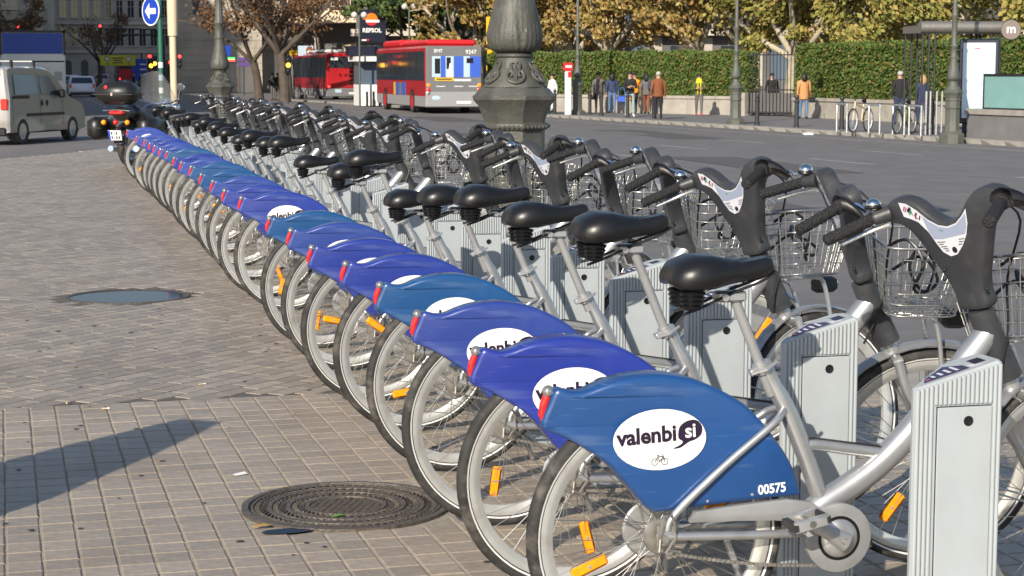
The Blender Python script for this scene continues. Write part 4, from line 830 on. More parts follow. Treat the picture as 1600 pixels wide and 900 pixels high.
# ---------------------------------------------------------------- buildings
def px(x,D): return D*math.tan(R(14.406)+math.atan((x-800)/2920))   # lateral metres at depth D for a photo column (used only to lay out the street)
_win={}
def window_me(w,h,fm='cream',gm='glass',rail=False,shutter=False):
    k=(w,h,fm,gm,rail,shutter)
    if k in _win: return _win[k]
    f=MB().use(fm); e=.1
    f.box(-w/2-e,-w/2,-.06,.04,0,h); f.box(w/2,w/2+e,-.06,.04,0,h); f.box(-w/2-e-.05,w/2+e+.05,-.12,.04,h,h+.16); f.box(-w/2-e-.08,w/2+e+.08,-.18,.04,-.14,0); f.box(-.03,.03,-.03,.03,0,h); f.box(-w/2,w/2,-.03,.03,h*.62,h*.62+.05)
    g=MB().use(gm); g.add([(-w/2,.005,0),(w/2,.005,0),(w/2,.005,h),(-w/2,.005,h)],[(0,1,2,3)])
    r=None
    if rail:
        r=MB().use('railing'); r.box(-w/2-.3,w/2+.3,-.55,0,-.16,-.06); r.box(-w/2-.3,w/2+.3,-.55,-.51,.95,1.0)
        n=int((w+.6)/.14)
        for i in range(n+1): x=-w/2-.3+(w+.6)*i/n; r.box(x-.012,x+.012,-.54,-.52,-.06,.95)
        for s in (-1,1): r.box(s*(w/2+.3)-.02,s*(w/2+.3)+.02,-.55,0,.95,1.0)
    _win[k]=(f.mesh('window',False),g.mesh('pane',False),r.mesh('balcony',False) if r else None); return _win[k]
def put_window(parent,x,z,y,*a,**k):
    f,g,r=window_me(*a,**k); o=ob('window',f,parent,loc=(x,y,z)); ob('pane',g,o)
    if r: ob('balcony',r,o)
def building(name,label,loc,rz,W,H,D,wallm,rows,cols,w,h,z0,dz,x0,dx,bands=(),rails=(),fm='cream',ground=None,gm='glass'):
    t=thing(name,label,'building',loc,rz); m=MB().use(wallm); m.box(0,W,0.02,D,-1,H); m.build('wall',t,False)
    for i in range(rows):
        for j in range(cols):
            put_window(t,x0+j*dx,z0+i*dz,0,w,h,fm,gm,rail=(j in rails))
    m=MB().use(fm)
    for z in bands: m.box(-.1,W+.1,-.3,.02,z,z+.25)
    m.box(-.3,W+.3,-.6,D+.3,H,H+.6); m.build('cornice',t,False)
    return t
# end of the shaded street: grey blocks across the view
b=building('apartment_block','long grey apartment block with rows of narrow windows closing the street',(1.5,236,0),0,17,24,14,'facade',6,12,.75,2.1,4.6,3.45,1.0,1.36,bands=(3.7,7.2,10.6,14.1),fm='facade2')
for i in range(8):
    m=MB().use('darkwall'); q=.45; m.box(.8+i*2-q,.8+i*2+q,-.02,.04,0,2.4); m.lathe([(0,-.02),(q,-.02)],14,'y',(.8+i*2,0,2.4),cap=False,a0=0,a1=PI); m.build('arch',b,False)
b=building('balcony_block','grey block with iron balconies to the right of the long block',(18.8,232,0),R(-4),11,27,14,'facade2',7,4,1.3,2.3,3.9,3.3,1.6,2.6,bands=(3.3,),rails=(0,1,2,3),fm='facade')
b=building('glazed_balcony_block','block with glazed balconies above the truck',(-9,205,0),R(3),11.5,26,14,'facade2',7,4,1.5,2.2,3.6,3.3,1.4,2.75,rails=(2,3),fm='cream',gm='glassblue')
building('corner_block_of_side_street','taller plain block farther along the left side of the street','q',0,1,1,1,'facade',0,0,1,1,0,1,0,1) if False else None
building('side_street_block','taller plain block farther along the shaded left side of the street',(-16,114,0),R(90),190,33,22,'facade',8,30,1.2,2.1,4,3.4,4,6,fm='facade2')
building('side_street_block','lower plain block on the left side of the street, level with the truck',(-16,50,0),R(90),63,23,22,'facade',6,10,1.2,2.1,4,3.4,4,6,fm='facade2')
# big stone tower, right of the street
t=thing('stone_building','massive weathered stone building with flat ashlar wall behind the lamp standard','building',(11.8,158,0),R(-3))
m=MB().use('stonegrey'); m.box(0,7,0,14,-1,24); m.build('wall',t,False)
n=0
for r in range(19):
    z=r*.62-.3; x=-.35*(r%2); 
    while x<6.9:
        wd=rng.choice((1.0,1.25,1.5)); x1=min(7,x+wd)
        if x1-max(0,x)>.2: m=MB().use('stonegrey'); m.box(max(0,x)+.012,x1-.012,-.05-rng.uniform(0,.025),-.002,z+.012,z+.608); m.build('stone',t,False)
        x+=wd
for x,z in ((1.6,6.2),(4.9,6.2)):
    m=MB().use('darkwall'); m.box(x-.3,x+.3,-.12,-.02,z,z+1.2); m.build('window',t,False)
m=MB().use('darkwall'); m.box(5.0,6.4,-.14,-.02,-.3,2.6); m.build('doorway',t,False)
# cream classical building
b=building('cream_building','sunlit cream stone building behind the bare trees',(18.8,168,0),R(-6),10,22,10,'stonelight',5,4,1.1,2.6,4.2,3.7,1.6,2.2,bands=(3.4,11),fm='stonelight')
m=MB().use('black'); m.box(3.2,4.6,-.02,.05,-.4,2.6); m.build('doorway',b,False)
# corner building with curved canopy
t=thing('corner_building','modern corner building with a curved cream canopy band and dark shop glass','building',(19.6,128,0),0)
P=cr([(-2,6,0),(2,3.6,0),(5,1.6,0),(8.5,.2,0),(12,0,0),(15,1.6,0),(17,5,0)],5); 
def ext(mt,z0,z1,off,name,back=6):
    m=MB().use(mt); n=len(P); Q=[(p.x,p.y-off) for p in P]; m.add([(x,y,z0) for x,y in Q]+[(x,y,z1) for x,y in Q]+[(x,12,z0) for x,y in Q]+[(x,12,z1) for x,y in Q],[(i,i+1,n+i+1,n+i) for i in range(n-1)]+[(i,i+1,2*n+i+1,2*n+i) for i in range(n-1)]+[(n+i,n+i+1,3*n+i+1,3*n+i) for i in range(n-1)]+[(0,n,3*n,2*n),(n-1,2*n-1,4*n-1,3*n-1)]); return m.build(name,t,True,20)
ext('darkwall',-.5,4.9,-2.2,'ground_floor'); ext('cream',4.9,5.75,.9,'canopy'); ext('facade2',5.75,24,-.6,'upper_wall')
for i in range(1,len(P)-1,2):
    p=P[i]; d=(P[i+1]-P[i-1]).normalized(); a=math.atan2(d.y,d.x)
    for z in (6.1,9.4):
        f,g,r=window_me(1.2,2.5,'cream','glass',True); o=ob('window',f,t,loc=(p.x-d.y*-.55,p.y+.55,z)); o.rotation_euler=(0,0,a); ob('pane',g,o); ob('balcony',r,o)
for k,(x,mm,z1) in enumerate(((2.6,'stonelight',3.4),(4.4,'glassblue',3.3),(6.4,'brightred',3.2),(8.1,'platewhite',3.4),(9.6,'adpale',3.5),(12.6,'glassblue',3.2))):
    m=MB().use(mm); i=min(range(len(P)),key=lambda q:abs(P[q].x-x)); y=P[i].y+1.9; m.box(x-.55,x+.55,y,y+.12,-.3,z1); m.build('shopfront_panel',t,False)
for k in range(6):
    i=3+k*4; p=P[min(i,len(P)-1)]; m=MB().use('facade'); m.tube([(p.x,p.y+1.2,-.4),(p.x,p.y+1.2,3.9)],.18,10); m.build('column',t)
# office slab behind the garden trees
b=building('garden_building','grey building with white floor slab and wide windows behind the garden trees','q',0,1,1,1,'darkwall',0,0,1,1,0,1,0,1) if False else None
t=thing('garden_building','long grey building with pale slab edges glimpsed behind the garden trees','building',(19,112,0),R(-18))
m=MB().use('darkwall'); m.box(0,46,.3,10,-1,14); m.build('wall',t,False)
for z in (3.6,7.0,10.4): m=MB().use('facade2'); m.box(-.2,46.2,-.7,.3,z,z+.4); m.build('floor_slab',t,False)
for k in range(15):
    for z in (1.0,4.5,7.9):
        m=MB().use('glass' if (k+int(z))%3 else 'glassblue'); m.box(1+k*3,2.9+k*3,.24,.3,z,z+2); f=m.build('window',t,False); m=MB().use('cream' if k%4==0 else 'facade'); m.box(3.0+k*3,3.5+k*3,.2,.3,z-.4,z+2.5); m.build('pier',t,False)
m=MB().use('brightred'); m.box(2.6,4.0,.1,.22,1.2,3.4); m.build('red_panel',t,False)
# ---------------------------------------------------------------- trees, hedges
def leafcloud(mb,c,rad,n,s,rg,flat=1):
    for _ in range(n):
        while True:
            p=Vector((rg.uniform(-1,1),rg.uniform(-1,1),rg.uniform(-1,1)))
            if p.length<1: break
        p=p*(.55+.45*p.length)/max(p.length,.3)*p.length; p=Vector((p.x*rad[0],p.y*rad[1],p.z*rad[2]))+Vector(c)
        d=Vector((rg.gauss(0,1),rg.gauss(0,1),rg.gauss(0,.7))).normalized(); u=d.orthogonal().normalized(); w=d.cross(u); q=s*rg.uniform(.6,1.3)
        mb.add([p-u*q,p+w*q*.6-d*q*.15,p+u*q,p-w*q*.6+d*q*.1],[(0,1,2,3)])
def tree_meshes(seed,trunkh,th,crown,nclump,perclump,leafs,lm,bm_,spread,lean=0,limbs=6,twigs=True):
    rg=random.Random(seed); tr=MB().use(bm_); cr_=MB().use(lm)
    top=Vector((lean,0,trunkh)); tr.tube(cr([(0,0,-.2),(lean*.2,.05,trunkh*.4),(lean*.6,0,trunkh*.75),tuple(top)],3),[th*1.25,th*1.1,th,th*.95,th*.92,th*.9,th*.88,th*.86,th*.84,th*.8],10)
    tips=[]
    for i in range(limbs):
        a=2*PI*i/limbs+rg.uniform(-.4,.4); l=spread*rg.uniform(.6,1.05); e=top+Vector((l*math.cos(a),l*math.sin(a),crown*rg.uniform(.35,.95))); md=top.lerp(e,.5)+Vector((rg.uniform(-.4,.4),rg.uniform(-.4,.4),-.1*l+rg.uniform(-.1,.5)))
        tr.tube(cr([tuple(top-Vector((0,0,.3))),tuple(md),tuple(e)],3),[th*.55,th*.48,th*.42,th*.34,th*.26,th*.2,th*.12],7); tips.append((md,.5)); tips.append((e,1))
        for k in range(4):
            p=md.lerp(e,rg.uniform(0,.9)); q=p+Vector((rg.uniform(-1,1),rg.uniform(-1,1),rg.uniform(-.1,1)))*spread*.45; tr.tube([p,p.lerp(q,.5)+Vector((rg.uniform(-.15,.15),rg.uniform(-.15,.15),.1)),q],[th*.2,th*.13,th*.05],5); tips.append((q,.8))
            if twigs:
                for _ in range(3): z=p.lerp(q,rg.uniform(.4,1)); w=z+Vector((rg.uniform(-1,1),rg.uniform(-1,1),rg.uniform(-.2,.8)))*spread*.22; tr.tube([z,w],[th*.06,th*.025],4); tips.append((w,.5))
    for k in range(nclump):
        p,wt=rg.choice(tips); rr=spread*rg.uniform(.14,.3); leafcloud(cr_,p+Vector((rg.uniform(-.5,.5),rg.uniform(-.5,.5),rg.uniform(-.3,.5)))*rr*1.5,(rr,rr,rr*.75),perclump,leafs,rg)
    for k in range(nclump//4 if twigs and nclump>60 else 0):
        a=rg.uniform(0,2*PI); l=spread*rg.uniform(.2,1.15); rr=spread*rg.uniform(.14,.26); leafcloud(cr_,(l*math.cos(a),l*math.sin(a),trunkh+rg.uniform(.35,3.2)),(rr,rr,rr*.7),perclump,leafs,rg)
    return tr.mesh('trunk',True,70),cr_.mesh('crown',False)
def tree(name,label,loc,rz,mm,group,s=1):
    t=thing(name,label,'tree',loc,rz,group); t.scale=(s,s,s); ob('trunk',mm[0],t); ob('crown',mm[1],t); return t
A=tree_meshes(1,2.6,.3,5.0,66,120,.12,'leafplane','planebark',3.6,.5); B=tree_meshes(2,2.9,.27,4.8,62,120,.12,'leafplane','planebark',3.4,-.6,5); C_=tree_meshes(3,2.5,.3,4.8,66,120,.12,'leafolive','planebark',3.6,.3)
PT=[(24.6,86,A,'pale trunked plane tree right of the large lamp standard'),(26.2,84,B,'plane tree with pale trunk behind the bus stop totem'),(29.4,82,B,'plane tree with mottled trunk leaning above the group of pedestrians'),(32,80,A,'plane tree behind the walker in the yellow hood'),(31.4,74.5,C_,'olive leaved plane tree behind the garden gate'),(35,72,A,'plane tree above the middle of the right hedge'),(33.6,66,C_,'yellow green plane tree above the right end of the hedge'),(36.5,61,B,'plane tree behind the metro lift shelter'),(33.2,56,C_,'plane tree at the right edge of the picture'),(38.5,77,C_,'plane tree farther back in the garden, olive leaves'),(29,92,A,'plane tree deep in the garden behind the pedestrians'),(22.2,93,A,'plane tree in autumn colour behind the second bus')]
for i,(x,y,mm,l) in enumerate(PT): tree('plane_tree',l,(x,y,-.25),i*1.3,mm,'plane trees in the garden',1)
Gm=tree_meshes(4,2.5,.25,5,50,110,.16,'leafgreen','bark',3.0); 
for x,y,s,l in ((20.6,99,1,'dark green tree behind the roof of the second bus'),(22.5,103,1.1,'green tree to the right of the fuel sign'),(25.5,104,1.1,'green tree behind the yellow signs')): tree('green_tree',l,(x,y,-.3),x,Gm,'green trees behind the buses',s)
Bm=tree_meshes(5,3.0,.3,4.6,34,60,.12,'leafbrown','bark',3.8,.4,6); Bm2=tree_meshes(6,2.6,.26,4.8,34,60,.12,'leafbrown','bark',3.8,-.5,5)
for x,y,mm,rz,l in ((13.3,113,Bm2,.4,'nearly bare brown tree with forked trunk before the stone building'),(14.45,110,Bm,2.2,'nearly bare brown tree with straight trunk left of the first bus'),(17.4,131,Bm,4,'brown leaved tree in front of the corner building')): tree('bare_tree',l,(x,y,-.3),rz,mm,'bare trees by the stone building',1)
for x,y,l in ((6.5,190,'dim brown street tree under the long grey block'),(-1.8,150,'dim brown street tree above the truck')): tree('street_tree',l,(x,y,-.3),1,Bm,'dim street trees',.9)
# palm-like plant behind bus roof
t=thing('palm','yellow green palm fronds above the roof of the second bus','palm',(20.6,94,-.3))
m=MB().use('bark'); m.tube([(0,0,0),(0,0,2.6)],[.22,.16],8); m.build('trunk',t)
m=MB().use('leafolive'); rg=random.Random(9)
for k in range(38):
    a=rg.uniform(0,2*PI); l=rg.uniform(1.2,1.9); up=rg.uniform(.1,1.2)
    for j in range(9):
        u=j/9; p=Vector((l*u*math.cos(a),l*u*math.sin(a),2.6+up*u-1.2*u*u)); sd=Vector((-math.sin(a),math.cos(a),0))
        for s in (-1,1): e=p+sd*s*.3*(1-u*.6)+Vector((math.cos(a)*.15,math.sin(a)*.15,-.1)); m.add([p,p+Vector((math.cos(a),math.sin(a),0))*.05,e],[(0,1,2)])
m.build('fronds',t,False)
def hedge(label,a,b,z0,z1,th,n,seed):
    rg=random.Random(seed); A_,B_=Vector((*a,0)),Vector((*b,0)); d=(B_-A_); L=d.length; ang=math.atan2(d.y,d.x)
    t=thing('hedge',label,'hedge',(a[0],a[1],0),ang,'clipped hedges on the garden wall')
    m=MB().use('leafhedge'); m.box(0,L,.12,th-.12,z0,z1-.12); m.build('core',t,False)
    m=MB().use('leafhedge')
    for _ in range(n):
        f=rg.random(); x=rg.uniform(-.05,L+.05)
        if f<.72: p=Vector((x,rg.uniform(-.08,.14)+.07*math.sin(x*2.1)*math.sin(x*.7),rg.uniform(z0-.05,z1)))
        elif f<.95: p=Vector((x,rg.uniform(0,th),z1+rg.uniform(-.15,.08)+.05*math.sin(x*3)))
        else: p=Vector((rg.choice((0,L))+rg.uniform(-.08,.08),rg.uniform(0,th),rg.uniform(z0,z1)))
        dd=Vector((rg.gauss(0,.6),rg.gauss(-.7,.6),rg.gauss(.5,.6))).normalized(); u=dd.orthogonal().normalized(); u=Matrix.Rotation(rg.uniform(0,6),3,dd)@u; w=dd.cross(u); q=rg.uniform(.04,.08)
        m.add([p-u*q,p+w*q*.6,p+u*q,p-w*q*.6],[(0,1,2,3)])
    m.build('foliage',t,False)
    return t
def gwall(label,a,b,h):
    A_,B_=Vector((*a,0)),Vector((*b,0)); d=B_-A_; L=d.length; t=thing('garden_wall',label,'wall',(a[0],a[1],0),math.atan2(d.y,d.x),'low walls under the hedges')
    n=int(L/1.4)
    for i in range(n):
        x0,x1=L*i/n,L*(i+1)/n; m=MB().use('concrete'); m.box(x0+.006,x1-.006,-.12,.9,-.35,-.25+h-.12); m.build('block',t,False); m=MB().use('concrete'); m.box(x0+.006,x1-.006,-.17,.95,-.25+h-.12,-.25+h); m.build('coping',t,False)
W1=((19.9,81.8),(27.5,69.6)); W2=((28.5,67.0),(29.7,49))
gwall('low stone wall under the left hedge behind the pedestrians',*W1,.75); gwall('low stone wall under the right hedge behind the woman in tan',*W2,.75)
hedge('clipped green hedge with russet leaves left of the gate',*W1,.5,2.25,.8,34000,1); hedge('clipped green hedge right of the gate behind the bike racks',*W2,.5,2.45,.8,38000,2)
# gate with railings
t=thing('garden_gate','dark iron railing gate between the two hedges','gate',(27.25,68.8,-.25),math.atan2(-1.8,1.25))
for k in range(14): x=.05+.16*k; m=MB().use('railing'); m.box(x-.012,x+.012,-.012,.012,.1,2.5); m.build('bar',t,False)
for z in (.12,1.0,2.35): m=MB().use('railing'); m.box(0,2.2,-.02,.02,z,z+.05); m.build('rail',t,False)
m=MB().use('concrete'); m.box(-.35,0,-.2,.3,-.05,.9); m.build('pillar',t,False)
m=MB().use('darkwall'); m.box(.1,2.1,.05,.07,.1,.9); m.build('kick_panel',t,False)
# ---------------------------------------------------------------- signs, lights and street furniture
def pole(mb,x,y,z0,z1,r,n=8): mb.tube([(x,y,z0),(x,y,z1)],r,n)
# blue arrow sign on green pole
t=thing('arrow_sign','round blue sign with white left arrow on a green pole','traffic sign',(3.95,60,-.3),R(-58))
m=MB().use('signgreen'); pole(m,0,0,0,4.1,.075,12); m.build('pole',t)
m=MB().use('signblue'); m.lathe([(0,-.12),(.42,-.12),(.42,-.09)],32,'y',(-.32,0,3.68)); d=m.build('disc',t,False)
m=MB().use('white'); m.lathe([(.42,-.122),(.46,-.122),(.46,-.09),(.42,-.09)],32,'y',(-.32,0,3.68),closed=True); m.build('border',d,False)
m=MB().use('white'); m.add([(x-.32,-.125,z+3.68) for x,z in ((-.3,0),(-.05,.26),(-.05,.09),(.28,.09),(.28,-.09),(-.05,-.09),(-.05,-.26))],[tuple(range(7))]); m.build('arrow',d,False)
for z,mm in ((2.0,'white'),(1.6,'adpale'),(1.2,'white')): m=MB().use(mm); m.lathe([(.078,z-.1),(.078,z+.08)],12); m.build('sticker',t)
t=thing('cream_pole','tall cream painted pole beside the arrow sign','pole',(5.5,76,-.3)); m=MB().use('cream'); m.tube([(0,0,0),(0,0,3.2)],.14,12); m.tube([(0,0,3.2),(0,0,3.35),(0,0,7)],[.2,.2,.24],12); m.build('shaft',t)
t=thing('overhead_sign','long yellow overhead sign above the far traffic','sign',(8.1,182,-.3)); m=MB().use('railing'); m.tube(cr([(4.2,.1,0),(4.2,.1,4.5),(3.6,.1,5.2),(0,.1,5.2)],4),.1,8); m.build('gantry',t)
m=MB().use('signyellow'); m.bbox(-1.8,1.5,-.1,0,1.95+.35,3.3,.08); bd=m.build('board',t,False)
for x in (-1.15,.85): m=MB().use('platewhite'); m.lathe([(0,-.11),(.2,-.11)],16,'y',(x,0,2.95),cap=False); m.use('ink').lathe([(.2,-.112),(.25,-.112)],16,'y',(x,0,2.95),cap=False); m.sph((x,-.11,2.5),.07,8,5); m.build('symbol',bd,False)
for k,q in enumerate((.55,.4,.5)): m=MB().use('railing'); m.box(-.15-q,-.15+q,-.112,-.1,2.98-.22*k,3.07-.22*k); m.build('print_line',bd,False)
t=thing('direction_sign','blue direction board right of the yellow overhead sign','sign',(10.65,190,-.3)); m=MB().use('railing'); pole(m,0,.1,0,3.6,.08); m.build('pole',t); m=MB().use('signblue'); m.box(-1.0,.45,-.05,.05,.9,3.0); bd=m.build('board',t,False)
for z in (1.4,1.9,2.4): m=MB().use('white'); m.box(-.2,.4,-.06,-.05,z,z+.14); m.build('lettering_bar',bd,False)
def traffic_light(label,loc,lit,arm=0,h=3.2,z=None):
    t=thing('traffic_light',label,'traffic light',loc,0,'traffic lights'); m=MB().use('railing'); zt=h
    if arm: m.tube(cr([(arm,.1,0),(arm,.1,h-.6),(arm*.8,.1,h-.05),(0,.1,h)],4),.06,8)
    else: pole(m,0,.1,0,h,.055)
    m.build('pole',t); m=MB().use('black'); m.bbox(-.16,.16,-.14,.12,h-.55,h+.45,.04); hd=m.build('housing',t)
    for i,mm in enumerate(('lampgreen','lampamber','lampred')):
        on=mm==lit; m=MB().use(mm if on else 'darkmetal'); m.sph((0,-.14,h-.35+.3*i),.13 if on else .1,12,7,(1,.45,1)); m.build('lens',hd)
def tlz(x,y,D): return (px(x,D),D)
for l,x,y,D,lit,arm in (('red traffic light on a long arm above the yellow sign',158,44,175,'lampred',5.2),('amber traffic light on the arm over the truck',48,35,160,'lampamber',-5),('red traffic light low over the truck roof',31,46,165,'lampred',-4.2),('red traffic light beside the blue direction board',234,90,130,'lampred',0),('amber traffic light left of the green pole',242,94,128,'lampamber',0),('red traffic light right of the cream pole',266,99,126,'lampred',0),('red traffic light between cream pole and stone wall',281,90,140,'lampred',0),('orange traffic light at the end of a horizontal arm by the bare tree',348,33,120,'lampamber',6),('amber traffic light beside the straight trunked bare tree',450,95,104,'lampamber',0),('amber traffic light just left of the green pole, near the direction board',236,97,120,'lampamber',0)):
    z=1.5+(111-y)/2900*D+.3; traffic_light(l,(px(x,D),D,-.3),lit,arm,max(1.2,z-.2))
# fuel station sign and kiosk
t=thing('fuel_sign','dark blue fuel station totem reading REPSOL with an orange disc','sign',(17.4,97.5,-.3)); m=MB().use('navy'); m.box(-.65,.75,-.12,.12,3.3,5.0); m.box(.5,.75,-.1,.1,0,3.3); bd=m.build('panel',t,False)
m=MB().use('orange'); m.lathe([(0,-.135),(.33,-.135)],24,'y',(-.02,0,4.5),cap=False); m.add([(-.5,-.136,4.5),(-.35,-.136,4.72),(-.1,-.136,4.8),(-.1,-.136,4.5)],[(0,1,2,3)]); m.use('brightred').lathe([(0,-.138),(.33,-.138)],14,'y',(-.02,0,4.5),cap=False,a0=PI*1.08,a1=PI*1.92); m.use('white').box(-.32,.4,-.142,-.136,4.34,4.48); m.build('emblem',bd,False)
text('lettering','REPSOL',.3,'white',bd,(0,-.13,3.92),bold=.012); m=MB().use('white'); m.box(-.55,-.3,-.13,-.12,3.38,3.46); m.use('brightred').sph((-.2,-.12,3.42),.07,8,5); m.build('small_logo',bd,False)
t=thing('fuel_kiosk','white fuel station kiosk between the two buses','kiosk',(17.2,96,-.3)); m=MB().use('white'); m.box(-.7,.5,0,2,0,1.1); m.use('adblue').box(.5,.75,-.02,1.8,0,2.3); m.use('glassblue').box(-.7,.5,.2,1.9,1.1,2.3); m.use('white').box(-.95,.95,-.5,2.2,2.3,2.55); m.use('brightred').box(.5,.95,-.52,-.5,2.3,2.55); m.build('hut',t,False)
for x in (-.45,-.1,.2): m=MB().use('black'); m.box(x-.05,x+.05,-.7,-.6,0,.75); m.build('guard_post',t,False)
m=MB().use('navy'); m.box(-1.2,1.1,.5,1.5,2.6,3.1); m.build('fascia',t,False)
# yellow signs behind the large lamp
t=thing('yellow_sign_stack','stack of yellow road signs half hidden behind the large lamp standard','sign',(20.6,84,-.3)); m=MB().use('railing'); pole(m,.3,.1,0,5,.09); m.build('pole',t)
for z0,z1,x0,x1 in ((3.5,4.3,-.25,1.9),(3.0,3.4,-.25,1.5),(2.3,2.8,-.2,1.6),(1.5,2.1,-.25,1.6)): m=MB().use('yellow'); m.bbox(x0,x1,-.05,.05,z0,z1,.04); m.build('panel',t,False)
# shop signs on the stone building side
for nm,l,x,y0,y1,w_,D,mm in (('wall_sign','dark blue sign on the stone wall by the lamp standard',352,72,88,18,150,'signblue'),('purple_sign','pair of purple shop signs in front of the stone building',381,90,104,18,140,'purple'),('yellow_shop_sign','small yellow sign beside the bare tree trunk',459,79,87,12,118,'yellow'),('pharmacy_screen','lit red and green display under the dark blue wall sign',358,90,96,18,147,'lampgreen'),('street_poster','turquoise poster with a face above the first bus',478,72,88,24,122,'adpale')):
    t=thing(nm,l,'sign',(px(x,D),D,-.3)); s_=D/2900; zz=lambda y:1.8+(111-y)*s_; m=MB().use('railing'); pole(m,0,.06,0,zz(y0),.05); m.build('pole',t); m=MB().use(mm)
    if nm=='purple_sign': ym=(y0+y1)/2; m.bbox(-w_/2*s_,w_/2*s_,-.05,.02,zz(ym-1),zz(y0),.02); m.bbox(-w_/2*s_,w_/2*s_,-.05,.02,zz(y1),zz(ym+1),.02)
    else: m.bbox(-w_/2*s_,w_/2*s_,-.05,.02,zz(y1),zz(y0),.02)
    bd=m.build('panel',t,False)
    if nm=='pharmacy_screen': m=MB().use('lampred'); m.box(-w_/2*s_,w_/2*s_,-.055,-.05,zz(y1),zz((y0+y1)/2)); m.build('red_strip',bd,False)
    if nm=='street_poster': m=MB().use('cbrown'); m.sph((.25,-.05,zz(80)),.25,10,8,(1,.2,1.3)); m.build('portrait',bd)
# globe lamps and flag poles of the street
for x,y0,D,l,gl in ((562,24,95,'slim lamp with twin globes left of the fuel sign',1),(640,10,96,'slim lamp with twin globes behind the second bus',1),(696,20,98,'thin white pole with no lamp behind the second bus',0),(750,10,97,'thin grey pole right of the second bus',0)):
    X=px(x,D); z=1.8+(111-y0)/2900*D; t=thing('slim_lamp' if gl else 'slim_pole',l,'lamp post' if gl else 'pole',(X,D,-.3)); m=MB().use('farcast' if gl else 'buslightgrey'); pole(m,0,0,0,z,.05 if gl else .04); m.build('shaft',t)
    if gl:
        for s in (-1,1): m=MB().use('globe'); m.sph((s*.25,0,z),.17,12,8); m.build('globe',t)
for x,l in ((893,'white flagpole behind the bus stop totem'),(984,'tall white flagpole above the pedestrians'),(980.5,'shorter white flagpole above the pedestrians'),(932,'thin pale pole behind the left hedge')):
    D=95; t=thing('flagpole',l,'pole',(px(x,D),D,-.25)); m=MB().use('platewhite'); pole(m,0,0,0,{893:8,984:8,980.5:3.6,932:4}[x],.05); m.sph((0,0,{893:8,984:8,980.5:3.6,932:4}[x]),.09,8,6); m.build('shaft',t)
# bus stop totem, bin, bollards
t=thing('bus_stop_totem','white and red bus stop totem on the far pavement','bus stop',(20.7,71.6,-.25)); m=MB().use('platewhite'); m.bbox(-.13,.13,-.06,.06,0,1.75,.02); m.build('panel',t,False); m=MB().use('brightred'); m.bbox(-.19,.19,-.08,.08,1.75,2.08,.02); hd=m.build('head',t,False); m=MB().use('platewhite'); m.box(-.13,.13,-.083,-.08,1.88,1.98); m.build('print_panel',hd,False); m=MB().use('brightred'); m.box(-.02,.12,-.065,-.06,1.5,1.72); m.build('red_square',t,False)
t=thing('litter_bin','dark green litter bin beside the bus stop totem','bin',(20.2,73.5,-.25)); m=MB().use('signgreen'); m.lathe([(.28,0),(.33,.75),(.36,.78),(.36,.84),(.3,.86)],16); m.build('drum',t); m=MB().use('platewhite'); m.sph((0,0,.9),.26,10,6,(1,1,.4)); m.build('bag',t)
bm_=MB().use('railing'); bm_.lathe([(.09,0),(.09,.06),(.07,.08),(.065,.75),(.085,.77),(.085,.82),(.05,.84),(.045,.87)],12); bm_.sph((0,0,.93),.075,12,8); bme=bm_.mesh('bollard')
for i,(x,y) in enumerate(((867,179),(922,180),(940,182),(981,185),(1023,187),(1184,199),(1246,203),(1317,207))):
    D=1.75*2900/(y-111); X=px(x,D)*1.0; 
    ob('bollard',bme,None,f'{["first","second","third","fourth","fifth","sixth","seventh","eighth"][i]} dark bollard from the left along the far kerb','bollard','ball topped bollards along the far kerb',loc=(px(x,D*.985),D*.985,-.25))
# bike racks
def hoop(x,y,l):
    t=thing('bike_rack',l,'bike rack',(x,y,-.25),R(0),'steel hoops of the bike rack'); m=MB().use('alloy'); m.tube(cr([(-.0,-.45,0),(0,-.45,.72),(0,-.4,.8),(0,.4,.8),(0,.45,.72),(0,.45,0)],3),.03,8); m.build('hoop',t); t.rotation_euler=(0,0,R(-6))
for i,(x,y) in enumerate(((22.5,49.5),(22.85,48.1),(23.2,47.3),(23.25,46.4))): hoop(x,y,['steel bike rack hoop farthest left, before the pale bicycle','steel bike rack hoop holding the pale bicycle by its rear wheel','steel bike rack hoop between the two parked bicycles','steel bike rack hoop farthest right, nearest the lift'][i])
def parked(label,loc,rz,fc,rimm):
    t=thing('parked_bicycle',label,'bicycle',loc,rz,'private bicycles at the rack')
    for x in (0,1.05):
        m=MB().use('rubber'); m.lathe([(.31,-.018),(.345,-.018),(.345,.018),(.31,.018)],28,'y',(x,0,.345),closed=True); w_=m.build('wheel',t); m=MB().use(rimm); m.lathe([(.285,-.015),(.312,-.016),(.312,.016),(.285,.015)],28,'y',(x,0,.345),closed=True)
        for k in range(16): a=2*PI*k/16; m.tube([(x,0,.345),(x+.29*math.cos(a),0,.345+.29*math.sin(a))],.003,3)
        m.build('rim',w_)
    m=MB().use(fc)
    for a,b_ in (((.45,.3),(.32,.8)),((.45,.3),(.95,.75)),((.35,.7),(.92,.82)),((0,.345),(.45,.3)),((0,.345),(.34,.68)),((.9,.88),(1.05,.345))): m.tube([(a[0],0,a[1]),(b_[0],0,b_[1])],.02,7)
    m.build('frame',t); m=MB().use('black'); m.tube([(.2,0,.88),(.32,0,.9),(.45,0,.89)],[.07,.06,.02],8,sx=.5); m.tube([(.32,0,.8),(.32,0,.88)],.014,6); m.build('saddle',t); m=MB().use('darkmetal'); m.tube([(.88,-.28,1.0),(.9,0,.95),(.88,.28,1.0)],.014,7); m.tube([(.9,0,.88),(.9,0,.96)],.014,6); m.build('handlebar',t)
    return t
t=parked('pale framed bicycle with white wheel rims at the rack',(23.55,50.0,-.25),R(221),'cream','platewhite')
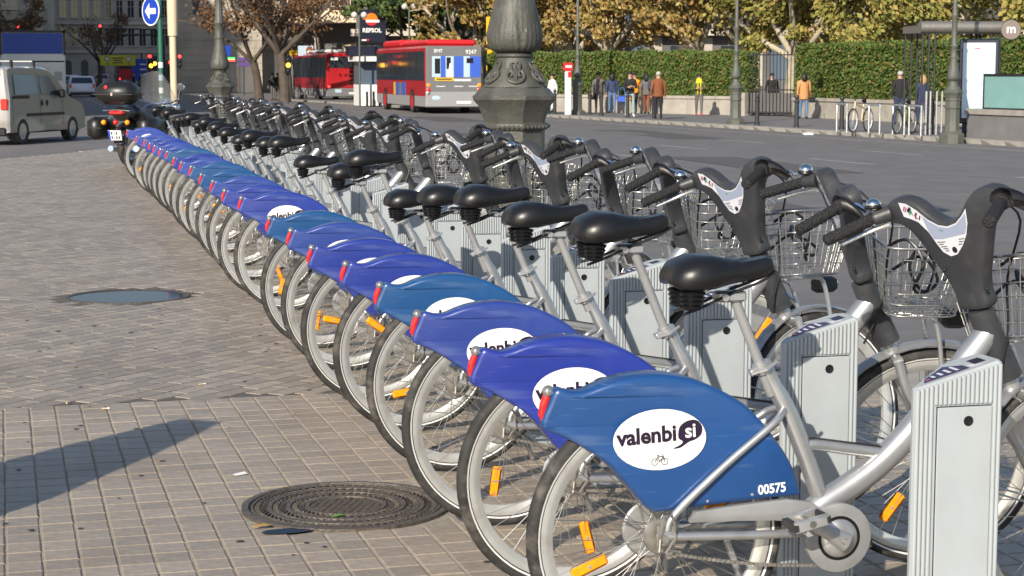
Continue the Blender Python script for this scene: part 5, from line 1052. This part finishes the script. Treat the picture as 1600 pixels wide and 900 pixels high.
t2=parked('dark bicycle with greenish frame at the right rack hoops',(24.1,48.3,-.25),R(221),'leafhedge','alloy')
# metro lift shelter, map panel, parapet with teal board
t=thing('lift_shelter','metro lift shelter with rounded steel roof and dark posts','shelter',(24.25,47.2,-.25),R(-8)); m=MB().use('wornsteel'); m.tube([(-.5,0,2.95),(1.9,0,2.95)],.17,14); m.box(-.45,1.85,0,1.6,2.8,3.0); m.build('roof',t,ang=60)
for x in (-.4,-.22,-.05,1.55,1.68,1.8):
    for y in (0,1.5): m=MB().use('railing'); m.tube([(x,y,0),(x,y,2.85)],.03,7); m.build('post',t)
for x in (-.4,-.28,-.1,.05): m=MB().use('alloy'); m.tube([(x,-.4,0),(x,-.4,1.2)],.028,7); m.build('guard_rail',t)
t=thing('metro_sign','round metro sign with letter m at the end of the shelter roof','sign',(26.0,46.3,2.62),R(-20)); m=MB().use('badge'); m.lathe([(0,-.06),(.26,-.06),(.28,0),(.26,.06),(0,.06)],22,'y'); d=m.build('disc',t); text('lettering','m',.34,'platewhite',d,(0,-.065,.02),bold=.01)
t=thing('map_panel','tall pale blue map panel in a dark frame','sign',(24.5,45.25,-.25),R(-28)); m=MB().use('navy'); m.bbox(-.52,.52,-.08,.08,.35,2.6,.03); m.box(-.4,.4,-.06,.06,0,.35); m.build('frame',t,False); m=MB().use('mappanel'); m.box(-.42,.42,-.09,-.081,.5,2.5); mp=m.build('map_sheet',t,False)
m=MB().use('plateblue'); m.add([(x-.1,-.0915,z+1.4) for x,z in ((-.25,0),(0,.06),(.3,-.05),(.3,-.03),(0,.08),(-.25,.02))],[tuple(range(6))]); m.use('adpale').box(-.42,-.28,-.093,-.09,.5,2.5); m.use('platered').box(-.12,.02,-.092,-.09,2.33,2.36); m.build('map_print',mp,False)
t=thing('stone_parapet','grey stone parapet of the metro stairs at the right edge','wall',(23.98,44.9,-.25),R(-84))
for k in range(5): m=MB().use('sidewalk'); m.box(.02+k*1.1,1.1+k*1.1,0,.35,0,.62); m.build('block',t,False); m=MB().use('kerb'); m.box(.01+k*1.1,1.105+k*1.1,-.05,.4,.62,.76); m.build('coping',t,False)
t=thing('teal_board','flat teal board on top of the stone parapet','sign',(24.22,44.35,.51),R(-84)); m=MB().use('teal'); m.box(0,3.6,-.03,.03,.04,.86); m.build('sheet',t,False); m=MB().use('darkmetal'); m.box(-.03,3.6,-.05,.05,0,.04); m.box(-.03,3.6,-.05,.05,.86,.92); m.box(-.04,0,-.05,.05,0,.92); m.build('frame',t,False)
m=MB().use('glassblue'); 
# ---------------------------------------------------------------- people
def person(label,loc,face,h,top,bot,hair,shoes='cblack',stride=.12,arms='down',coat=0,longhair=False,group='pedestrians on the far pavement',skin='skin'):
    k=h/1.72; V=[];E=[];Rd=[];B=[]
    def v(x,y,z,r,b): V.append((x*k,y*k,z*k)); Rd.append(r*k); B.append(b); return len(V)-1
    pel=v(0,0,.95,.13,'t'); ch=v(.0,0,1.18,.135,'t'); sh=v(0,0,1.38,.12,'t'); nk=v(.01,0,1.48,.055,'s'); hd=v(.025,0,1.58,.085,'s'); tp=v(.02,0,1.665,.07,'s')
    E+= [(pel,ch),(ch,sh),(sh,nk),(nk,hd),(hd,tp)]
    nose=None
    for s in (-1,1):
        f=stride*s; hp=v(0,s*.095,.88,.105,'b'); kn=v(f*.55+.03,s*.1,.49,.066,'b'); an=v(f-.03*(s<0),s*.1,.09,.045,'b'); toe=v(f+.14,s*.11,.035,.036,'f'); E+=[(pel,hp),(hp,kn),(kn,an),(an,toe)]
        s1=v(0,s*.19,1.38,.068,'t')
        if arms=='phone' : el=v(.06,s*.24,1.12,.05,'t'); wr=v(.26,s*.12,1.13,.036,'t'); ha=v(.31,s*.07,1.16,.036,'h')
        elif arms=='bent' and s<0: el=v(-.03,s*.26,1.12,.05,'t'); wr=v(.2,s*.2,1.05,.036,'t'); ha=v(.26,s*.17,1.07,.036,'h')
        else: el=v(-f*.5-.02,s*.25,1.11,.05,'t'); wr=v(-f*.9+.04,s*.26,.87,.036,'t'); ha=v(-f*1.0+.06,s*.255,.79,.034,'h')
        E+=[(sh,s1),(s1,el),(el,wr),(wr,ha)]
        hx,hy,hz=[q/k for q in V[ha]]; wx,wy,wz=[q/k for q in V[wr]]; d=Vector((hx-wx,hy-wy,hz-wz)).normalized(); side=Vector((d.z,0,-d.x)) if abs(d.y)<.8 else Vector((0,0,1)); side=side.normalized()
        for q,(o,l) in enumerate(((-.026,.05),(-.009,.062),(.009,.066),(.026,.056))):
            a=Vector((hx,hy,hz))+side*o; b_=a+d*l*.6; c=b_+d*l*.55+Vector((0,-s*.02,0)); i0=v(*a,.01,'h'); i1=v(*b_,.009,'h'); i2=v(*c,.008,'h'); E+=[(i0,i1),(i1,i2)]
        a=Vector((wx,wy,wz))+d*.03; b_=a+side*.05+d*.02; c=b_+d*.035; i0=v(*a,.011,'h'); i1=v(*b_,.01,'h'); i2=v(*c,.009,'h'); E+=[(i0,i1),(i1,i2)]
    if coat:
        pass
    me=bpy.data.meshes.new('body'); me.from_pydata(V,E,[]); o=bpy.data.objects.new('body',me); COL.objects.link(o)
    md=o.modifiers.new('s','SKIN'); md.use_smooth_shade=True; o.modifiers.new('u','SUBSURF').levels=1
    sk=me.skin_vertices[0].data
    seen=set(); adj={}
    for a,b_ in E: adj.setdefault(a,[]).append(b_); adj.setdefault(b_,[]).append(a)
    for i in range(len(V)):
        sk[i].radius=(Rd[i],Rd[i]*(1.0 if B[i]!='t' else 1.05)); sk[i].use_root=False
    for i in range(len(V)):
        if i in seen: continue
        st=[i]; sk[i].use_root=True
        while st:
            q=st.pop()
            if q in seen: continue
            seen.add(q); st+=adj.get(q,[])
    dg=bpy.context.evaluated_depsgraph_get(); dg.update(); bm2=bpy.data.meshes.new_from_object(o.evaluated_get(dg)); bpy.data.objects.remove(o)
    for mm in (top,bot,skin,shoes): bm2.materials.append(M[mm])
    segs=[(Vector(V[a]),Vector(V[b_]),B[b_] if B[a]!='b' or B[b_]=='f' else 'b',min(Rd[a],Rd[b_])) for a,b_ in E]
    for p in bm2.polygons:
        c=p.center; best=None
        for a,b_,kd,r in segs:
            d=b_-a; u=max(0,min(1,(c-a).dot(d)/max(d.length_squared,1e-9))); dist=((a+d*u)-c).length-r
            if best is None or dist<best[0]: best=(dist,kd)
        kd=best[1]; z=c.z/k; 
        mi={'t':0,'b':1,'s':2,'h':2,'f':3}[kd]
        if kd=='b' and z>(.93 if not coat else .95-coat): mi=0
        if kd=='t' and z<.92: mi=0 if coat else 1
        if kd=='s' and z<1.46: mi=0
        if kd=='b' and z<.1: mi=3
        p.material_index=mi; p.use_smooth=True
    t=thing('person',label,'person',loc,face,group); bo=ob('body',bm2,t)
    m=MB().use(hair); c=Vector((.01,0,1.625))*k; m.sph(c+Vector((-.018,0,.03))*k,.105*k,12,8,(1,.92,.82))
    if longhair: m.sph(c+Vector((-.07,0,-.08))*k,.115*k,10,8,(.7,1.05,1.5))
    m.build('hair',t)
    m=MB().use('skin'); m.sph(Vector((.115,0,1.575))*k,.017*k,6,5,(1,.7,1.3)); 
    for s in (-1,1): m.sph(Vector((.02,s*.085,1.585))*k,.022*k,6,5,(.6,.4,1.2))
    m.build('nose_and_ears',bo)
    m=MB().use('hairdark')
    for s in (-1,1): m.sph(Vector((.1,s*.032,1.6))*k,.011*k,6,4)
    m.build('eyes',bo); m=MB().use('platered'); m.sph(Vector((.1,0,1.535))*k,.016*k,6,4,(.5,1.4,.4)); m.build('mouth',bo)
    if coat: m=MB().use(top); m.lathe([(.155*k,(.95-coat)*k),(.16*k,(.96-coat)*k),(.15*k,.9*k),(.14*k,1.1*k),(.15*k,1.3*k)],16,mod=lambda a,h:1+.22*math.sin(a)**2,cap=False); m.build('coat_skirt',t)
    return t
Z=-.25; CAMF=R(-90-17)   # facing the camera
person('person in white jacket and white trousers at the far left by the bin',(21.0,75,Z),R(200),1.64,'cwhite','cwhite','hairdark','cgrey',.08)
person('woman in grey coat carrying a dark bag, walking towards the camera',(22.83,74.4,Z),CAMF,1.68,'cgrey','cgrey','hairdark',stride=.2,longhair=True,coat=.15)
person('person in dark top and pale jeans seen from behind',(23.3,74,Z),R(80),1.66,'cblue','cjean','hairdark',longhair=True)
person('man in black jacket and pale jeans looking at his phone',(22.09,67.9,Z),CAMF+.2,1.72,'cblack','cpale','hairdark','cwhite',.18,'phone')
person('person in orange jacket behind the man with the phone',(23.95,73,Z),CAMF-.3,1.66,'corange','cblack','hairdark',arms='bent')
person('person in dark coat with rucksack strap beside the hedge',(24.3,72.5,Z),R(60),1.64,'cgrey','cbrown','hairdark',longhair=True,coat=.12)
person('grey haired man in rust brown coat seen from behind',(22.0,64.3,Z),R(75),1.72,'cbrown','cblack','hairgrey',coat=.12,stride=.05)
yh=person('young person with yellow hood looking down while walking',(25.33,69.1,Z),CAMF,1.62,'colive','cgrey','hairdark','cred',.16,'phone')
person('woman in tan coat with dark curly hair and black bag',(27.3,63.4,Z),R(80),1.68,'ctan','cjean','hairdark',longhair=True,coat=.2)
person('grey haired man in dark jacket walking away by the racks',(27.0,55.0,Z),R(75),1.74,'cblack','cblue','hairgrey')
person('fair haired woman in navy jacket walking beside him',(28.1,55.6,Z),R(85),1.62,'cblue','cblue','hairblond',longhair=True)
person('dark figure standing in the shade of the garden gate',(28.35,69.0,Z),R(250),1.66,'cblack','cblack','hairdark')
for i,(x,D,l) in enumerate(((208,150,'dark figure beside the far red bus'),(222,150,'dark pedestrian under the blue direction board'),(248,140,'dim pedestrian at the foot of the green pole'),(352,125,'pedestrian by the stone wall behind the lamp standard'),(426,116,'dark figure between the two bare trees'),(434,117,'second dark figure between the two bare trees, on the right'))):
    person(l,(px(x,D),D,-.3),R(60*i),1.68,'cblack','cgrey','hairdark',group='dim pedestrians down the street')
def bag(label,loc,mm,s=1):
    t=thing('shoulder_bag',label,'bag',loc,R(-15)); m=MB().use(mm); m.bbox(-.16*s,.16*s,-.07*s,.07*s,0,.26*s,.04*s); m.build('pouch',t); m=MB().use(mm); m.tube(cr([(-.13*s,0,.24*s),(-.1*s,0,.55*s),(.1*s,0,.55*s),(.13*s,0,.24*s)],4),.012,6); m.build('strap',t)
bag('black bag hanging at the side of the woman in grey coat',(22.52,74.35,.32),'cblack'); bag('black bag on the shoulder of the woman in tan coat',(27.5,63.1,.36),'cblack',.75); bag('blue bag carried by the person behind the phone man',(22.75,71,.25),'adblue'); bag('orange bag at the hip of the person in orange',(23.7,72.7,.3),'corange'); bag('rucksack of dark blue cloth on the person by the hedge',(24.4,72.2,.75),'cblue',.9)
m=MB().use('cyellow'); m.lathe([(.15,1.28),(.14,1.34),(.12,1.4),(.1,1.46),(.085,1.47)],14,cap=False); m.tube([(.13,.05,1.3),(.15,.06,1.0),(.13,.06,.85)],.022,6); m.tube([(.13,-.05,1.3),(.15,-.06,1.0),(.13,-.06,.85)],.022,6); m.build('yellow_hood',yh)
m=MB().use('cyellow'); m.lathe([(.1,1.36),(.13,1.42),(.1,1.5),(.085,1.5)],14); m.build('hood',None,label='yellow hood of the young person looking down',cat='hood',loc=(25.33,69.1,Z-.06)) if False else None
m=MB().use('white'); m.add([(0,0,0),(.3,.02,.0),(.28,.2,.03),(.02,.18,.02),(0,0,.05),(.3,.02,.05),(.28,.2,.08),(.02,.18,.07)],[(0,1,2,3),(4,5,6,7),(0,1,5,4),(1,2,6,5),(2,3,7,6),(3,0,4,7)]); m.build('litter_scrap',None,False,label='white scrap of litter in the gutter by the far kerb',cat='litter',loc=(21.95,50.9,-.37))
